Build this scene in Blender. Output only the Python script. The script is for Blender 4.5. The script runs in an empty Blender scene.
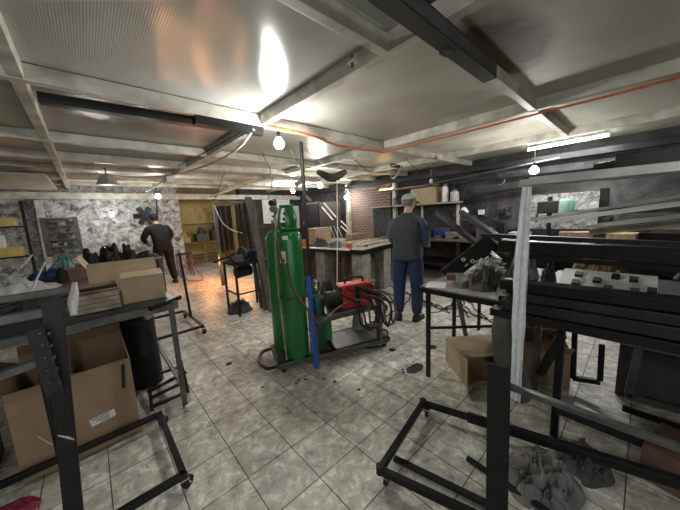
import bpy, math, random
from mathutils import Vector, Matrix, noise
random.seed(7)
C = bpy.context.scene.collection
sc = bpy.context.scene
V = Vector
# ---------------------------------------------------------------- camera
FL, PITCH, ROLL, YAW, CH = 275.807, .1479752, -.0481905, -.7352508, 1.507
FW = V((-math.sin(YAW)*math.cos(PITCH), math.cos(YAW)*math.cos(PITCH), -math.sin(PITCH)))
_r = V((math.cos(YAW), math.sin(YAW), 0)); _u = _r.cross(FW)
RT = _r*math.cos(ROLL)+_u*math.sin(ROLL); UP = -_r*math.sin(ROLL)+_u*math.cos(ROLL)
OC = V((0, 0, CH))
def A(x, y, z=None, X=None, Y=None):
    """world point seen at a photograph pixel, on one known plane"""
    d = FW+RT*((x-340)/FL)-UP*((y-255)/FL)
    t = (z-CH)/d.z if z is not None else (X/d.x if X is not None else Y/d.y)
    return OC+d*t
cam = bpy.data.cameras.new('camera'); co = bpy.data.objects.new('camera', cam); C.objects.link(co)
cam.sensor_width = 36; cam.lens = 36*FL/680; cam.clip_start = .02
m3 = Matrix((RT, UP, -FW)).transposed()
co.matrix_world = Matrix.Translation(OC) @ m3.to_4x4()
sc.camera = co

# ---------------------------------------------------------------- materials
def mat(name, col, rough=.6, metal=0, var=.25, scale=8, bump=0, bscale=40, col2=None, detail=4, emit=None, estr=0, alpha=1, lo=.35, hi=.65, coat=0, trans=0):
    m = bpy.data.materials.new(name); m.use_nodes = True
    n = m.node_tree.nodes; l = m.node_tree.links; b = n['Principled BSDF']
    b.inputs['Roughness'].default_value = rough; b.inputs['Metallic'].default_value = metal
    b.inputs['Alpha'].default_value = alpha
    b.inputs['Coat Weight'].default_value = coat
    if max(col) < .04: b.inputs['Specular IOR Level'].default_value = .25
    b.inputs['Transmission Weight'].default_value = trans
    tc = n.new('ShaderNodeTexCoord')
    nz = n.new('ShaderNodeTexNoise'); nz.inputs['Scale'].default_value = scale; nz.inputs['Detail'].default_value = detail
    l.new(tc.outputs['Object'], nz.inputs['Vector'])
    r = n.new('ShaderNodeValToRGB'); l.new(nz.outputs['Fac'], r.inputs['Fac'])
    c2 = col2 or tuple(c*(1-var) for c in col)
    r.color_ramp.elements[0].position = lo; r.color_ramp.elements[0].color = (*c2, 1)
    r.color_ramp.elements[1].position = hi; r.color_ramp.elements[1].color = (*col, 1)
    l.new(r.outputs['Color'], b.inputs['Base Color'])
    if bump:
        bz = n.new('ShaderNodeTexNoise'); bz.inputs['Scale'].default_value = bscale; bz.inputs['Detail'].default_value = 5
        l.new(tc.outputs['Object'], bz.inputs['Vector'])
        bp = n.new('ShaderNodeBump'); bp.inputs['Strength'].default_value = bump; bp.inputs['Distance'].default_value = .02
        l.new(bz.outputs['Fac'], bp.inputs['Height']); l.new(bp.outputs['Normal'], b.inputs['Normal'])
    if emit:
        b.inputs['Emission Color'].default_value = (*emit, 1); b.inputs['Emission Strength'].default_value = estr
    return m
MT = {}
MT['black'] = mat('black_painted_steel', (.012, .012, .013), .4, .0, .4, 12, .05, 60)
MT['black2'] = mat('dull_black_steel', (.018, .018, .019), .5, 0, .45, 20, .05, 60)
MT['profile'] = mat('dark_grey_profile', (.032, .033, .036), .38, .2, .35, 9)
MT['beamgrey'] = mat('dark_grey_beam_paint', (.062, .062, .058), .5, 0, .35, 10)
MT['raw'] = mat('raw_grey_steel', (.12, .12, .115), .42, .5, .4, 14)
MT['dust'] = mat('dusty_steel_plate', (.34, .34, .32), .6, .1, .5, 9)
MT['alu'] = mat('dull_aluminium', (.55, .56, .55), .4, .3, .25, 10)
MT['white'] = mat('dirty_white_paint', (.60, .58, .50), .5, 0, .4, 6, .05, 30)
MT['whitec'] = mat('white_card', (.72, .73, .72), .6, 0, .15, 10)
MT['cream'] = mat('cream_board', (.62, .60, .50), .6, 0, .25, 3)
MT['darkpanel'] = mat('dark_brown_board', (.06, .05, .042), .7, 0, .4, 5)
MT['card'] = mat('cardboard', (.29, .195, .115), .8, 0, .18, 5)
MT['cardin'] = mat('cardboard_inside', (.27, .175, .10), .85, 0, .2, 5)
MT['card2'] = mat('pale_cardboard', (.44, .33, .21), .8, 0, .18, 5)
MT['wood'] = mat('rough_wood', (.30, .21, .13), .75, 0, .45, 14)
MT['plank'] = mat('grey_plank', (.40, .34, .27), .7, 0, .4, 10)
MT['green'] = mat('green_cylinder_paint', (.010, .17, .032), .32, 0, .25, 5, .03, 20, coat=.3)
MT['teal'] = mat('dark_teal_paint', (.008, .07, .05), .4, 0, .3, 6)
MT['greenbox'] = mat('bright_green_paint', (.03, .22, .04), .45, 0, .3, 8)
MT['blue'] = mat('blue_paint', (.012, .10, .42), .4, 0, .25, 8)
MT['red'] = mat('red_paint', (.52, .032, .018), .4, 0, .25, 8)
MT['rubber'] = mat('black_rubber', (.02, .02, .02), .6, 0, .3, 20)
MT['hose'] = mat('brown_rubber_hose', (.14, .07, .04), .55, 0, .3, 20)
MT['orange'] = mat('orange_plastic', (.62, .15, .04), .5, 0, .25, 8)
MT['cable'] = mat('white_cable', (.65, .62, .55), .5, 0, .2, 8)
MT['chrome'] = mat('bright_steel', (.6, .6, .6), .25, .9, .15, 8)
MT['ragdark'] = mat('dark_grey_rag', (.09, .09, .092), .9, 0, .5, 9, .3, 30)
MT['rag'] = mat('grey_rag', (.24, .235, .22), .9, 0, .5, 8, .3, 30)
MT['ragblue'] = mat('blue_rag', (.03, .05, .18), .9, 0, .5, 8, .3, 30)
MT['ragteal'] = mat('teal_film', (.18, .36, .38), .5, 0, .4, 8, .2, 20)
MT['ragolive'] = mat('olive_canvas', (.10, .095, .075), .9, 0, .5, 6, .3, 30)
MT['curtain'] = mat('dark_olive_tarpaulin', (.055, .055, .045), .8, 0, .4, 6, .2, 20)
MT['straw'] = mat('yellow_sacking', (.36, .29, .15), .9, 0, .4, 15, .3, 40)
MT['film'] = mat('grey_plastic_film', (.5, .52, .52), .35, 0, .35, 7, .3, 14)
MT['strip'] = mat('clear_plastic_film', (.80, .84, .86), .3, 0, .15, 30, .3, 20, alpha=.88)
MT['conc'] = mat('grey_concrete', (.30, .28, .25), .9, 0, .4, 9, .3, 30)
MT['brown'] = mat('brown_board', (.16, .10, .07), .75, 0, .4, 8)
MT['yellow'] = mat('yellow_plastic', (.60, .48, .16), .5, 0, .25, 8)
MT['magenta'] = mat('dark_red_plastic', (.22, .012, .05), .5, 0, .3, 8)
MT['skin'] = mat('skin', (.45, .27, .19), .6, 0, .12, 12)
MT['hair'] = mat('grey_hair', (.16, .15, .14), .8, 0, .4, 40)
MT['vest'] = mat('dark_green_grey_vest', (.034, .044, .044), .85, 0, .3, 9, .3, 18)
MT['denimshirt'] = mat('blue_grey_shirt', (.05, .075, .125), .85, 0, .3, 10, .3, 18)
MT['jeans'] = mat('blue_denim', (.016, .034, .095), .85, 0, .4, 9, .3, 16)
MT['shoe'] = mat('dark_shoe', (.03, .025, .022), .6, 0, .3, 9)
MT['cap'] = mat('pale_grey_cap', (.45, .45, .43), .8, 0, .35, 20)
MT['blackcloth'] = mat('black_cloth', (.014, .014, .017), .85, 0, .4, 10, .3, 18)
MT['bag'] = mat('black_bag_fabric', (.025, .027, .03), .6, 0, .4, 8, .3, 20)
MT['greenmach'] = mat('pale_green_paint', (.16, .32, .26), .5, 0, .35, 8)
MT['bulb'] = mat('lit_bulb', (1, 1, 1), .4, emit=(1, .97, .9), estr=60)
MT['tubelamp'] = mat('lit_tube', (1, 1, 1), .4, emit=(.95, 1, .95), estr=14)
MT['warm'] = mat('lit_warm_tube', (1, .8, .5), .4, emit=(1, .62, .2), estr=9)
MT['spark'] = mat('glowing_spark', (1, .4, .1), .4, emit=(1, .33, .08), estr=.55)
MT['bulboff'] = mat('frosted_glass', (.75, .75, .7), .3, 0, .1, 8)
MT['curtgrey'] = mat('blue_grey_curtain', (.14, .15, .16), .8, 0, .4, 8, .2, 15)

def brickmat():
    m = mat('dark_red_brick', (.1, .05, .04), .85); n = m.node_tree.nodes; l = m.node_tree.links; b = n['Principled BSDF']
    tc = n.new('ShaderNodeTexCoord'); mp = n.new('ShaderNodeMapping'); mp.inputs['Rotation'].default_value = (0, math.pi/2, math.pi/2)
    l.new(tc.outputs['Object'], mp.inputs['Vector'])
    bk = n.new('ShaderNodeTexBrick'); l.new(mp.outputs['Vector'], bk.inputs['Vector'])
    bk.inputs['Scale'].default_value = 1; bk.inputs['Brick Width'].default_value = .22; bk.inputs['Row Height'].default_value = .075; bk.inputs['Mortar Size'].default_value = .01
    bk.inputs['Color1'].default_value = (.15, .075, .055, 1); bk.inputs['Color2'].default_value = (.09, .05, .045, 1); bk.inputs['Mortar'].default_value = (.2, .18, .16, 1)
    l.new(bk.outputs['Color'], b.inputs['Base Color']); return m
MT['brick'] = brickmat()

def tilemat():
    m = bpy.data.materials.new('worn_ceramic_tiles'); m.use_nodes = True; n = m.node_tree.nodes; l = m.node_tree.links; b = n['Principled BSDF']
    tc = n.new('ShaderNodeTexCoord')
    bk = n.new('ShaderNodeTexBrick'); l.new(tc.outputs['Object'], bk.inputs['Vector'])
    bk.offset = 0; bk.squash = 1
    for k, v in (('Scale', 1), ('Brick Width', .3), ('Row Height', .3), ('Mortar Size', .0032), ('Mortar Smooth', .2), ('Bias', 0)): bk.inputs[k].default_value = v
    bk.inputs['Color1'].default_value = (.86, .86, .86, 1); bk.inputs['Color2'].default_value = (1, 1, 1, 1); bk.inputs['Mortar'].default_value = (.10, .095, .085, 1)
    def ns(scale, det, dist=0, rough=.5):
        z = n.new('ShaderNodeTexNoise'); z.inputs['Scale'].default_value = scale; z.inputs['Detail'].default_value = det; z.inputs['Distortion'].default_value = dist; z.inputs['Roughness'].default_value = rough
        l.new(tc.outputs['Object'], z.inputs['Vector']); return z
    def ramp(src, stops):
        r = n.new('ShaderNodeValToRGB'); e = r.color_ramp.elements
        while len(e) < len(stops): e.new(.5)
        for q, (p, c) in zip(e, stops): q.position = p; q.color = (*c, 1)
        l.new(src, r.inputs['Fac']); return r
    def mix(a, bb, typ='MULTIPLY', fac=1):
        x = n.new('ShaderNodeMix'); x.data_type = 'RGBA'; x.blend_type = typ; x.inputs[0].default_value = fac
        l.new(a, x.inputs[6]); l.new(bb, x.inputs[7]); return x.outputs[2]
    mott = ramp(ns(11, 8, .5, .74).outputs['Fac'], [(.30, (.20, .195, .165)), (.42, (.48, .465, .41)), (.53, (.66, .65, .58)), (.61, (.95, .94, .88))])
    dirt = ramp(ns(1.1, 4, .3).outputs['Fac'], [(.33, (.62, .60, .57)), (.6, (1, 1, 1))])
    spots = ramp(ns(26, 3, .5, .6).outputs['Fac'], [(.25, (.30, .28, .26)), (.34, (1, 1, 1))])
    c = mix(mott.outputs['Color'], dirt.outputs['Color']); c = mix(c, spots.outputs['Color'], fac=.8); c = mix(c, bk.outputs['Color'])
    l.new(c, b.inputs['Base Color'])
    rr = n.new('ShaderNodeMapRange'); rr.inputs['To Min'].default_value = .3; rr.inputs['To Max'].default_value = .6
    l.new(ns(5, 4).outputs['Fac'], rr.inputs['Value']); l.new(rr.outputs['Result'], b.inputs['Roughness'])
    bp = n.new('ShaderNodeBump'); bp.inputs['Strength'].default_value = .35; bp.inputs['Distance'].default_value = .004; bp.invert = True
    l.new(bk.outputs['Fac'], bp.inputs['Height']); l.new(bp.outputs['Normal'], b.inputs['Normal'])
    return m
MT['tile'] = tilemat()

def stonemat(name, c0, c1, c2, sc_=7, strength=1):
    m = bpy.data.materials.new(name); m.use_nodes = True; n = m.node_tree.nodes; l = m.node_tree.links; b = n['Principled BSDF']
    tc = n.new('ShaderNodeTexCoord'); b.inputs['Roughness'].default_value = .85
    z = n.new('ShaderNodeTexNoise'); z.inputs['Scale'].default_value = sc_; z.inputs['Detail'].default_value = 7; z.inputs['Roughness'].default_value = .68; z.inputs['Distortion'].default_value = .7
    l.new(tc.outputs['Object'], z.inputs['Vector'])
    r = n.new('ShaderNodeValToRGB'); e = r.color_ramp.elements; e.new(.5)
    for q, (p, c) in zip(e, ((.36, c0), (.47, c1), (.62, c2))): q.position = p; q.color = (*c, 1)
    l.new(z.outputs['Fac'], r.inputs['Fac']); l.new(r.outputs['Color'], b.inputs['Base Color'])
    bp = n.new('ShaderNodeBump'); bp.inputs['Strength'].default_value = strength; bp.inputs['Distance'].default_value = .06
    l.new(z.outputs['Fac'], bp.inputs['Height']); l.new(bp.outputs['Normal'], b.inputs['Normal'])
    return m
MT['stone'] = stonemat('whitewashed_rough_stone', (.09, .09, .095), (.30, .30, .30), (.60, .60, .61))
MT['stone2'] = stonemat('pale_rough_plaster', (.06, .06, .06), (.17, .17, .165), (.32, .32, .31), 9)
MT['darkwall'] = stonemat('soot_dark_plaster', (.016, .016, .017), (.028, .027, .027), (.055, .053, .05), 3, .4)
MT['yellowwall'] = stonemat('ochre_plaster', (.34, .28, .12), (.52, .43, .18), (.62, .53, .26), 3, .3)

def foilmat(name, c, rough, dirt, metal=.85, emb=True):
    m = bpy.data.materials.new(name); m.use_nodes = True; n = m.node_tree.nodes; l = m.node_tree.links; b = n['Principled BSDF']
    tc = n.new('ShaderNodeTexCoord'); b.inputs['Metallic'].default_value = metal
    z = n.new('ShaderNodeTexNoise'); z.inputs['Scale'].default_value = 1.6; z.inputs['Detail'].default_value = 6; z.inputs['Distortion'].default_value = .45
    l.new(tc.outputs['Object'], z.inputs['Vector'])
    r = n.new('ShaderNodeValToRGB'); e = r.color_ramp.elements
    e[0].position = .3; e[0].color = (*dirt, 1); e[1].position = .62; e[1].color = (*c, 1)
    l.new(z.outputs['Fac'], r.inputs['Fac']); l.new(r.outputs['Color'], b.inputs['Base Color'])
    b.inputs['Roughness'].default_value = rough
    if emb:
        w = n.new('ShaderNodeTexWave'); w.wave_type = 'BANDS'; w.bands_direction = 'X'; w.inputs['Scale'].default_value = 26; w.inputs['Distortion'].default_value = 0.4
        w2 = n.new('ShaderNodeTexWave'); w2.bands_direction = 'Y'; w2.inputs['Scale'].default_value = 26; w2.inputs['Distortion'].default_value = .4
        l.new(tc.outputs['Object'], w.inputs['Vector']); l.new(tc.outputs['Object'], w2.inputs['Vector'])
        ad = n.new('ShaderNodeMath'); ad.operation = 'ADD'; l.new(w.outputs['Fac'], ad.inputs[0]); l.new(w2.outputs['Fac'], ad.inputs[1])
        bp = n.new('ShaderNodeBump'); bp.inputs['Strength'].default_value = .14; bp.inputs['Distance'].default_value = .003
        l.new(ad.outputs['Value'], bp.inputs['Height']); l.new(bp.outputs['Normal'], b.inputs['Normal'])
    return m
MT['foil'] = foilmat('embossed_foil_panel', (.52, .53, .50), .13, (.40, .405, .38), .25)
MT['foil2'] = foilmat('brown_stained_foil', (.36, .35, .31), .24, (.22, .20, .17), .3)
MT['gloss'] = foilmat('glossy_cream_sheet', (.52, .52, .45), .38, (.38, .37, .31), .25, False)
def stainmat():
    m = foilmat('cream_sheet_with_burn_stain', (.52, .51, .43), .62, (.38, .36, .29), .05, False); n = m.node_tree.nodes; l = m.node_tree.links; b = n['Principled BSDF']
    old = b.inputs['Base Color'].links[0].from_socket
    tc = n.new('ShaderNodeTexCoord'); mp = n.new('ShaderNodeMapping'); mp.vector_type = 'POINT'
    p = A(500, 50, z=2.5)
    mp.inputs['Location'].default_value = (-p.x*1.9, -p.y*3.2, -p.z); mp.inputs['Scale'].default_value = (1.9, 3.2, 1)
    g = n.new('ShaderNodeTexGradient'); g.gradient_type = 'SPHERICAL'
    l.new(tc.outputs['Object'], mp.inputs['Vector']); l.new(mp.outputs['Vector'], g.inputs['Vector'])
    z = n.new('ShaderNodeTexNoise'); z.inputs['Scale'].default_value = 6; l.new(tc.outputs['Object'], z.inputs['Vector'])
    mu = n.new('ShaderNodeMath'); mu.operation = 'MULTIPLY'; l.new(g.outputs['Fac'], mu.inputs[0]); l.new(z.outputs['Fac'], mu.inputs[1])
    mu2 = n.new('ShaderNodeMath'); mu2.operation = 'MULTIPLY'; mu2.use_clamp = True; mu2.inputs[1].default_value = 6; l.new(mu.outputs[0], mu2.inputs[0])
    x = n.new('ShaderNodeMix'); x.data_type = 'RGBA'; l.new(mu2.outputs[0], x.inputs[0]); l.new(old, x.inputs[6]); x.inputs[7].default_value = (.075, .04, .018, 1)
    l.new(x.outputs[2], b.inputs['Base Color']); return m
MT['stain'] = stainmat()

# ---------------------------------------------------------------- mesh builder
OFF = {}
class M:
    def __init__(s): s.v = []; s.f = []
    def add(s, vs, fs):
        o = len(s.v); s.v += [V(p) for p in vs]; s.f += [tuple(i+o for i in f) for f in fs]; return s
    def box(s, c, d, rz=0, rx=0, ry=0):
        R_ = Matrix.Rotation(rz, 3, 'Z') @ Matrix.Rotation(ry, 3, 'Y') @ Matrix.Rotation(rx, 3, 'X'); c = V(c)
        vs = [c + R_ @ V((x*d[0]/2, y*d[1]/2, z*d[2]/2)) for x in (-1, 1) for y in (-1, 1) for z in (-1, 1)]
        return s.add(vs, [(0, 1, 3, 2), (4, 6, 7, 5), (0, 4, 5, 1), (2, 3, 7, 6), (0, 2, 6, 4), (1, 5, 7, 3)])
    def span(s, a, b):
        a = V(a); b = V(b); return s.box((a+b)/2, [abs(q) for q in (b-a)])
    def bar(s, p, q, w, h, up=(0, 0, 1)):
        p = V(p); q = V(q); d = (q-p).normalized(); up = V(up)
        if abs(d.dot(up)) > .98: up = V((1, 0, 0))
        x = d.cross(up).normalized(); y = x.cross(d).normalized()
        vs = [e + x*(w/2*i) + y*(h/2*j) for e in (p, q) for i, j in ((-1, -1), (1, -1), (1, 1), (-1, 1))]
        return s.add(vs, [(3, 2, 1, 0), (4, 5, 6, 7), (0, 1, 5, 4), (1, 2, 6, 5), (2, 3, 7, 6), (3, 0, 4, 7)])
    def tube(s, path, r, n=8, cap=True):
        path = [V(p) for p in path]; rs = r if isinstance(r, (list, tuple)) else [r]*len(path)
        vs = []; fs = []; px = None
        for i, p in enumerate(path):
            d = (path[min(i+1, len(path)-1)]-path[max(i-1, 0)])
            d = d.normalized() if d.length > 1e-9 else V((0, 0, 1))
            if px is None:
                px = d.cross(V((0, 0, 1)) if abs(d.z) < .9 else V((1, 0, 0))).normalized()
            else:
                px = (px-d*px.dot(d)); px = px.normalized() if px.length > 1e-6 else d.orthogonal().normalized()
            py = d.cross(px)
            for k in range(n):
                a = 2*math.pi*k/n; rr = rs[i]
                ra, rb = rr if isinstance(rr, tuple) else (rr, rr)
                vs.append(p+px*(math.cos(a)*ra)+py*(math.sin(a)*rb))
        for i in range(len(path)-1):
            for k in range(n):
                fs.append((i*n+k, i*n+(k+1) % n, (i+1)*n+(k+1) % n, (i+1)*n+k))
        if cap: fs.append(tuple(range(n-1, -1, -1))); fs.append(tuple((len(path)-1)*n+k for k in range(n)))
        return s.add(vs, fs)
    def cyl(s, p, q, r, r2=None, n=16): return s.tube([p, q], [r, r if r2 is None else r2], n)
    def lathe(s, c, prof, n=24, axis='z'):
        c = V(c); vs = []; fs = []
        for (r, h) in prof:
            for k in range(n):
                a = 2*math.pi*k/n; p = (r*math.cos(a), r*math.sin(a), h)
                vs.append(c+V(p if axis == 'z' else ((p[2], p[0], p[1]) if axis == 'x' else (p[1], p[2], p[0]))))
        m_ = len(prof)
        for i in range(m_-1):
            for k in range(n): fs.append((i*n+k, i*n+(k+1) % n, (i+1)*n+(k+1) % n, (i+1)*n+k))
        fs.append(tuple(range(n-1, -1, -1))); fs.append(tuple((m_-1)*n+k for k in range(n)))
        return s.add(vs, fs)
    def rings(s, rings_):   # closed rings of equal count
        n = len(rings_[0]); vs = [p for r in rings_ for p in r]; fs = []
        for i in range(len(rings_)-1):
            for k in range(n): fs.append((i*n+k, i*n+(k+1) % n, (i+1)*n+(k+1) % n, (i+1)*n+k))
        fs.append(tuple(range(n-1, -1, -1))); fs.append(tuple((len(rings_)-1)*n+k for k in range(n)))
        return s.add(vs, fs)
    def grid(s, fn, nu, nv):
        vs = [fn(i/nu, j/nv) for j in range(nv+1) for i in range(nu+1)]
        fs = [(j*(nu+1)+i, j*(nu+1)+i+1, (j+1)*(nu+1)+i+1, (j+1)*(nu+1)+i) for j in range(nv) for i in range(nu)]
        return s.add(vs, fs)
    def sheet(s, fn, nu, nv, t=.004):  # grid with thickness along -z/normal
        g = M().grid(fn, nu, nv); n = len(g.v)
        du = fn(1, .5); d0 = fn(0, .5); dv = fn(.5, 1); e0 = fn(.5, 0)
        nrm = (V(du)-V(d0)).cross(V(dv)-V(e0)).normalized()*t
        vs = g.v+[p-nrm for p in g.v]; fs = list(g.f)+[tuple(i+n for i in reversed(f)) for f in g.f]
        w = nu+1
        edge = [i for i in range(nu)]; 
        for i in range(nu): fs.append((i+1, i, i+n, i+1+n)); a = nv*w+i; fs.append((a, a+1, a+1+n, a+n))
        for j in range(nv): a = j*w; fs.append((a, a+w, a+w+n, a+n)); a = j*w+nu; fs.append((a+w, a, a+n, a+w+n))
        return s.add(vs, fs)
    def build(s, name, m, parent=None, local=False, smooth=False, bevel=0, loc=None, sub=0):
        if parent is not None: o_ = OFF[parent.name] if not local else V((0, 0, 0))
        else: o_ = V(loc) if loc is not None else V((0, 0, 0))
        me = bpy.data.meshes.new(name)
        me.from_pydata([p-o_ for p in s.v] if not local else s.v, [], s.f); me.validate(); me.update()
        me.materials.append(MT[m] if isinstance(m, str) else m)
        if smooth:
            for p in me.polygons: p.use_smooth = True
        o = bpy.data.objects.new(name, me); C.objects.link(o)
        if smooth:
            try: me.set_sharp_from_angle(angle=math.radians(40))
            except Exception: pass
        if bevel:
            b = o.modifiers.new('bevel', 'BEVEL'); b.width = bevel; b.segments = 2; b.limit_method = 'ANGLE'
        if sub:
            b = o.modifiers.new('sub', 'SUBSURF'); b.levels = sub; b.render_levels = sub
        if parent is not None: o.parent = parent; OFF[o.name] = OFF[parent.name]
        else: o.location = o_; OFF[o.name] = o_
        return o
def tag(o, label, cat, group=None, kind=None):
    o['label'] = label; o['category'] = cat
    if group: o['group'] = group
    if kind: o['kind'] = kind
    return o
def T(name, label, cat, loc=(0, 0, 0), group=None, rz=0):
    o = bpy.data.objects.new(name, None); C.objects.link(o); o.location = loc; o.rotation_euler = (0, 0, rz); o.empty_display_size = .1
    OFF[o.name] = V(loc); return tag(o, label, cat, group)
def S(mb, name, m, label, cat, loc=None, group=None, kind=None, **k):
    if loc is None:
        n = len(mb.v); loc = (sum(p.x for p in mb.v)/n, sum(p.y for p in mb.v)/n, min(p.z for p in mb.v))
    return tag(mb.build(name, m, loc=loc, **k), label, cat, group, kind)
def struct(mb, name, m, parent=None, **k):
    o = mb.build(name, m, parent, **k)
    if parent is None: o['kind'] = 'structure'
    return o
def copy_tree(o, loc, rz=None, label=None):
    def cp(q, par):
        c = q.copy(); C.objects.link(c); c.parent = par
        for ch in q.children: cp(ch, c)
        return c
    r = cp(o, None); r.location = loc
    if rz is not None: r.rotation_euler = (0, 0, rz)
    if label: r['label'] = label
    return r
def wiggle(pts, n=30, amp=0, seed=0):
    """smooth path through points (Catmull-Rom)"""
    P = [V(p) for p in pts]; P = [P[0]*2-P[1]]+P+[P[-1]*2-P[-2]]; out = []
    seg = len(P)-3
    for i in range(seg):
        a, b, c, d = P[i:i+4]; k = max(3, n//seg)
        for j in range(k+(i == seg-1)):
            t = j/k
            q = .5*((2*b)+(c-a)*t+(2*a-5*b+4*c-d)*t*t+(3*b-a-3*c+d)*t**3)
            if amp: q += noise.noise_vector(q*6+V((seed, 0, 0)))*amp
            out.append(q)
    return out
def heap(cx, cy, z, w, d, h, seed, n=34, rz=0, rough=1.0):
    """crumpled pile resting at z"""
    def fn(u, v):
        x = (u-.5)*2; y = (v-.5)*2; r = max(abs(x), abs(y)); rr = math.hypot(x, y)
        k = r/rr if rr > 1e-6 else 1
        x *= k; y *= k
        e = min(1, math.hypot(x, y))
        p = V((x*2.1+seed*3.1, y*2.1, seed))
        a = noise.noise(p)*.6+(noise.noise(p*2.1)*.45-abs(noise.noise(p*2.9+V((0, 0, 4))))*1.1+.25+noise.noise(p*5)*.18)*rough
        hh = max(0, (1-e**2.2))*h*(.65+.8*a)
        s_ = 1+.25*noise.noise(V((math.atan2(y, x)*1.2, seed, 3)))
        X, Y_ = x*w/2*s_, y*d/2*s_
        k2 = .12*min(w, d)*(1-e**4); X += noise.noise(p*2.4+V((7, 0, 0)))*k2; Y_ += noise.noise(p*2.4+V((0, 9, 0)))*k2
        return V((cx+X*math.cos(rz)-Y_*math.sin(rz), cy+X*math.sin(rz)+Y_*math.cos(rz), z+max(.0, hh)))
    m = M().grid(fn, n, n)
    nv = len(m.v)
    w_ = n+1
    border = [i for i in range(n)]+[j*w_+n for j in range(n)]+[n*w_+i for i in range(n, 0, -1)]+[j*w_ for j in range(n, 0, -1)]
    m.f.append(tuple(reversed(border)))
    return m

# ---------------------------------------------------------------- room shell
fl = M().add([(-5, -4, 0), (8, -4, 0), (8, 13, 0), (-5, 13, 0)], [(0, 1, 2, 3)])
fl = M().span((-5, -4, -.1), (8, 13, 0))
struct(fl, 'floor', 'tile', loc=(.203, .256, 0))
WZ = 2.56
struct(M().span((-4, 9.3, 0), (2.1, 9.55, WZ)), 'wall_back', 'stone')
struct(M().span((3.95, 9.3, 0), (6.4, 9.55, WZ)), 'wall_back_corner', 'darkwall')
struct(M().span((2.1, 11.2, 0), (4.4, 11.4, WZ)), 'wall_alcove', 'yellowwall')
struct(M().span((3.95, 9.55, 0), (4.1, 11.2, WZ)), 'wall_alcove_side', 'yellowwall')
struct(M().span((1.95, 9.55, 0), (2.1, 11.4, WZ)), 'wall_alcove_end', 'yellowwall')
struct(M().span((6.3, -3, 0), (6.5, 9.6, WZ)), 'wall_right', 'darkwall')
struct(M().span((6.27, 4.75, 0), (6.3, 6.3, 2.3)), 'wall_right_brick', 'brick')
struct(M().span((6.27, .45, .98), (6.3, 1.55, 1.68)), 'wall_right_lit_plaster', 'stone2')  # pale plaster, its extent shaped to imitate the stretch lit by the bulb
struct(M().span((-4.2, -3, 0), (-4, 9.6, WZ)), 'wall_left', 'stone2')
struct(M().span((1.1, -2.4, 0), (6.5, -2.2, WZ)), 'wall_near_blocker', 'darkwall')  # added out of view to block world light from the right side
# ceiling sheets between the beams
xs = [-4, -.19, 1.42, 3.33, 5.0, 6.5]; ys = [-3, .80, 2.62, 4.25, 5.3, 7.4, 11.4]
pick = {(1, 0): 'darkpanel', (1, 1): 'foil', (2, 0): 'stain', (2, 1): 'gloss', (0, 1): 'foil2', (0, 0): 'gloss', (1, 2): 'foil2', (2, 2): 'gloss', (1, 3): 'foil2', (0, 2): 'cream', (0, 3): 'cream'}
for i in range(5):
    for j in range(6):
        mname = pick.get((i, j), 'gloss' if (i+j) % 2 else 'cream')
        struct(M().span((xs[i], ys[j], 2.5), (xs[i+1], ys[j+1], 2.52)), 'ceiling', mname)
tn = 0
def trim(p, q, w=.07, h=.1, m='white'):
    global tn; tn += 1
    struct(M().bar(p, q, w, h), 'trim_%d' % tn, m, bevel=.004)
for x in xs[1:4]: trim((x, -3 if x > 0 else -1, 2.45), (x, 9.3, 2.45))
trim((5.0, -3, 2.45), (5.0, 9.3, 2.45), .05)
trim((-1.8, -1, 2.45), (-1.8, 9.3, 2.45))
trim((-4, 2.62, 2.445), (6.3, 2.62, 2.445)); trim((-4, 4.25, 2.445), (6.3, 4.25, 2.445)); trim((-4, 5.3, 2.445), (6.3, 5.3, 2.445))
trim((-4, 7.4, 2.445), (6.3, 7.4, 2.445)); trim((-4, 6.3, 2.46), (6.3, 6.3, 2.46), .05, .07)
trim((1.42, .80, 2.44), (4.95, .80, 2.44), .06, .09); trim((.2, 1.07, 2.44), (1.40, 1.07, 2.44), .06, .09)
trim((-4, 9.2, 2.24), (6.3, 9.2, 2.21), .14, .15); trim((-4, 8.6, 2.46), (6.3, 8.6, 2.46), .08, .07)
trim((6.2, -3, 2.3), (6.2, 9.3, 2.3), .14, .1, 'profile')
trim((6.22, -3, 2.08), (6.22, 4.5, 2.08), .05, .06, 'profile')
# columns in the shell
trim((-.75, 9.2, 0), (-.72, 9.2, 2.13), .12, .12); trim((6.2, 4.55, 0), (6.2, 4.55, 2.4), .1, .1)
trim((6.2, 6.35, 0), (6.2, 6.35, 2.4), .12, .12)

# ---------------------------------------------------------------- lamps
def bulb(loc, label, power, r=.05, color=(1, .985, .94), ztop=2.4, group='bare hanging bulbs'):
    t = T('hanging_bulb', label, 'bulb', loc, group)
    g = M().lathe(loc, [(.001, -.06), (r*.6, -.05), (r, -.02), (r*.95, .005), (r*.5, .045), (.014, .055)], 14)
    g.build('glass_bulb', 'bulb' if power else 'bulboff', t, smooth=True)
    M().cyl((loc[0], loc[1], loc[2]+.05), (loc[0], loc[1], loc[2]+.1), .017).build('socket', 'rubber', t)
    if ztop > loc[2]+.12: M().tube(wiggle([(loc[0], loc[1], loc[2]+.1), (loc[0]+.01, loc[1], (loc[2]+ztop)/2), (loc[0], loc[1], ztop)], 8), .004, 6).build('cord', 'cable', t)
    if power:
        L = bpy.data.lights.new('bulb_light', 'POINT'); L.energy = power*1.0; L.color = color; L.shadow_soft_size = .05
        lo = bpy.data.objects.new('bulb_light', L); C.objects.link(lo); lo.location = (loc[0], loc[1], loc[2]-.02); lo.parent = None
    return t
P1 = A(279, 143, z=2.22)
bulb(P1, 'glowing bare bulb hanging at the crossing of two white ceiling beams', 95)
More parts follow.
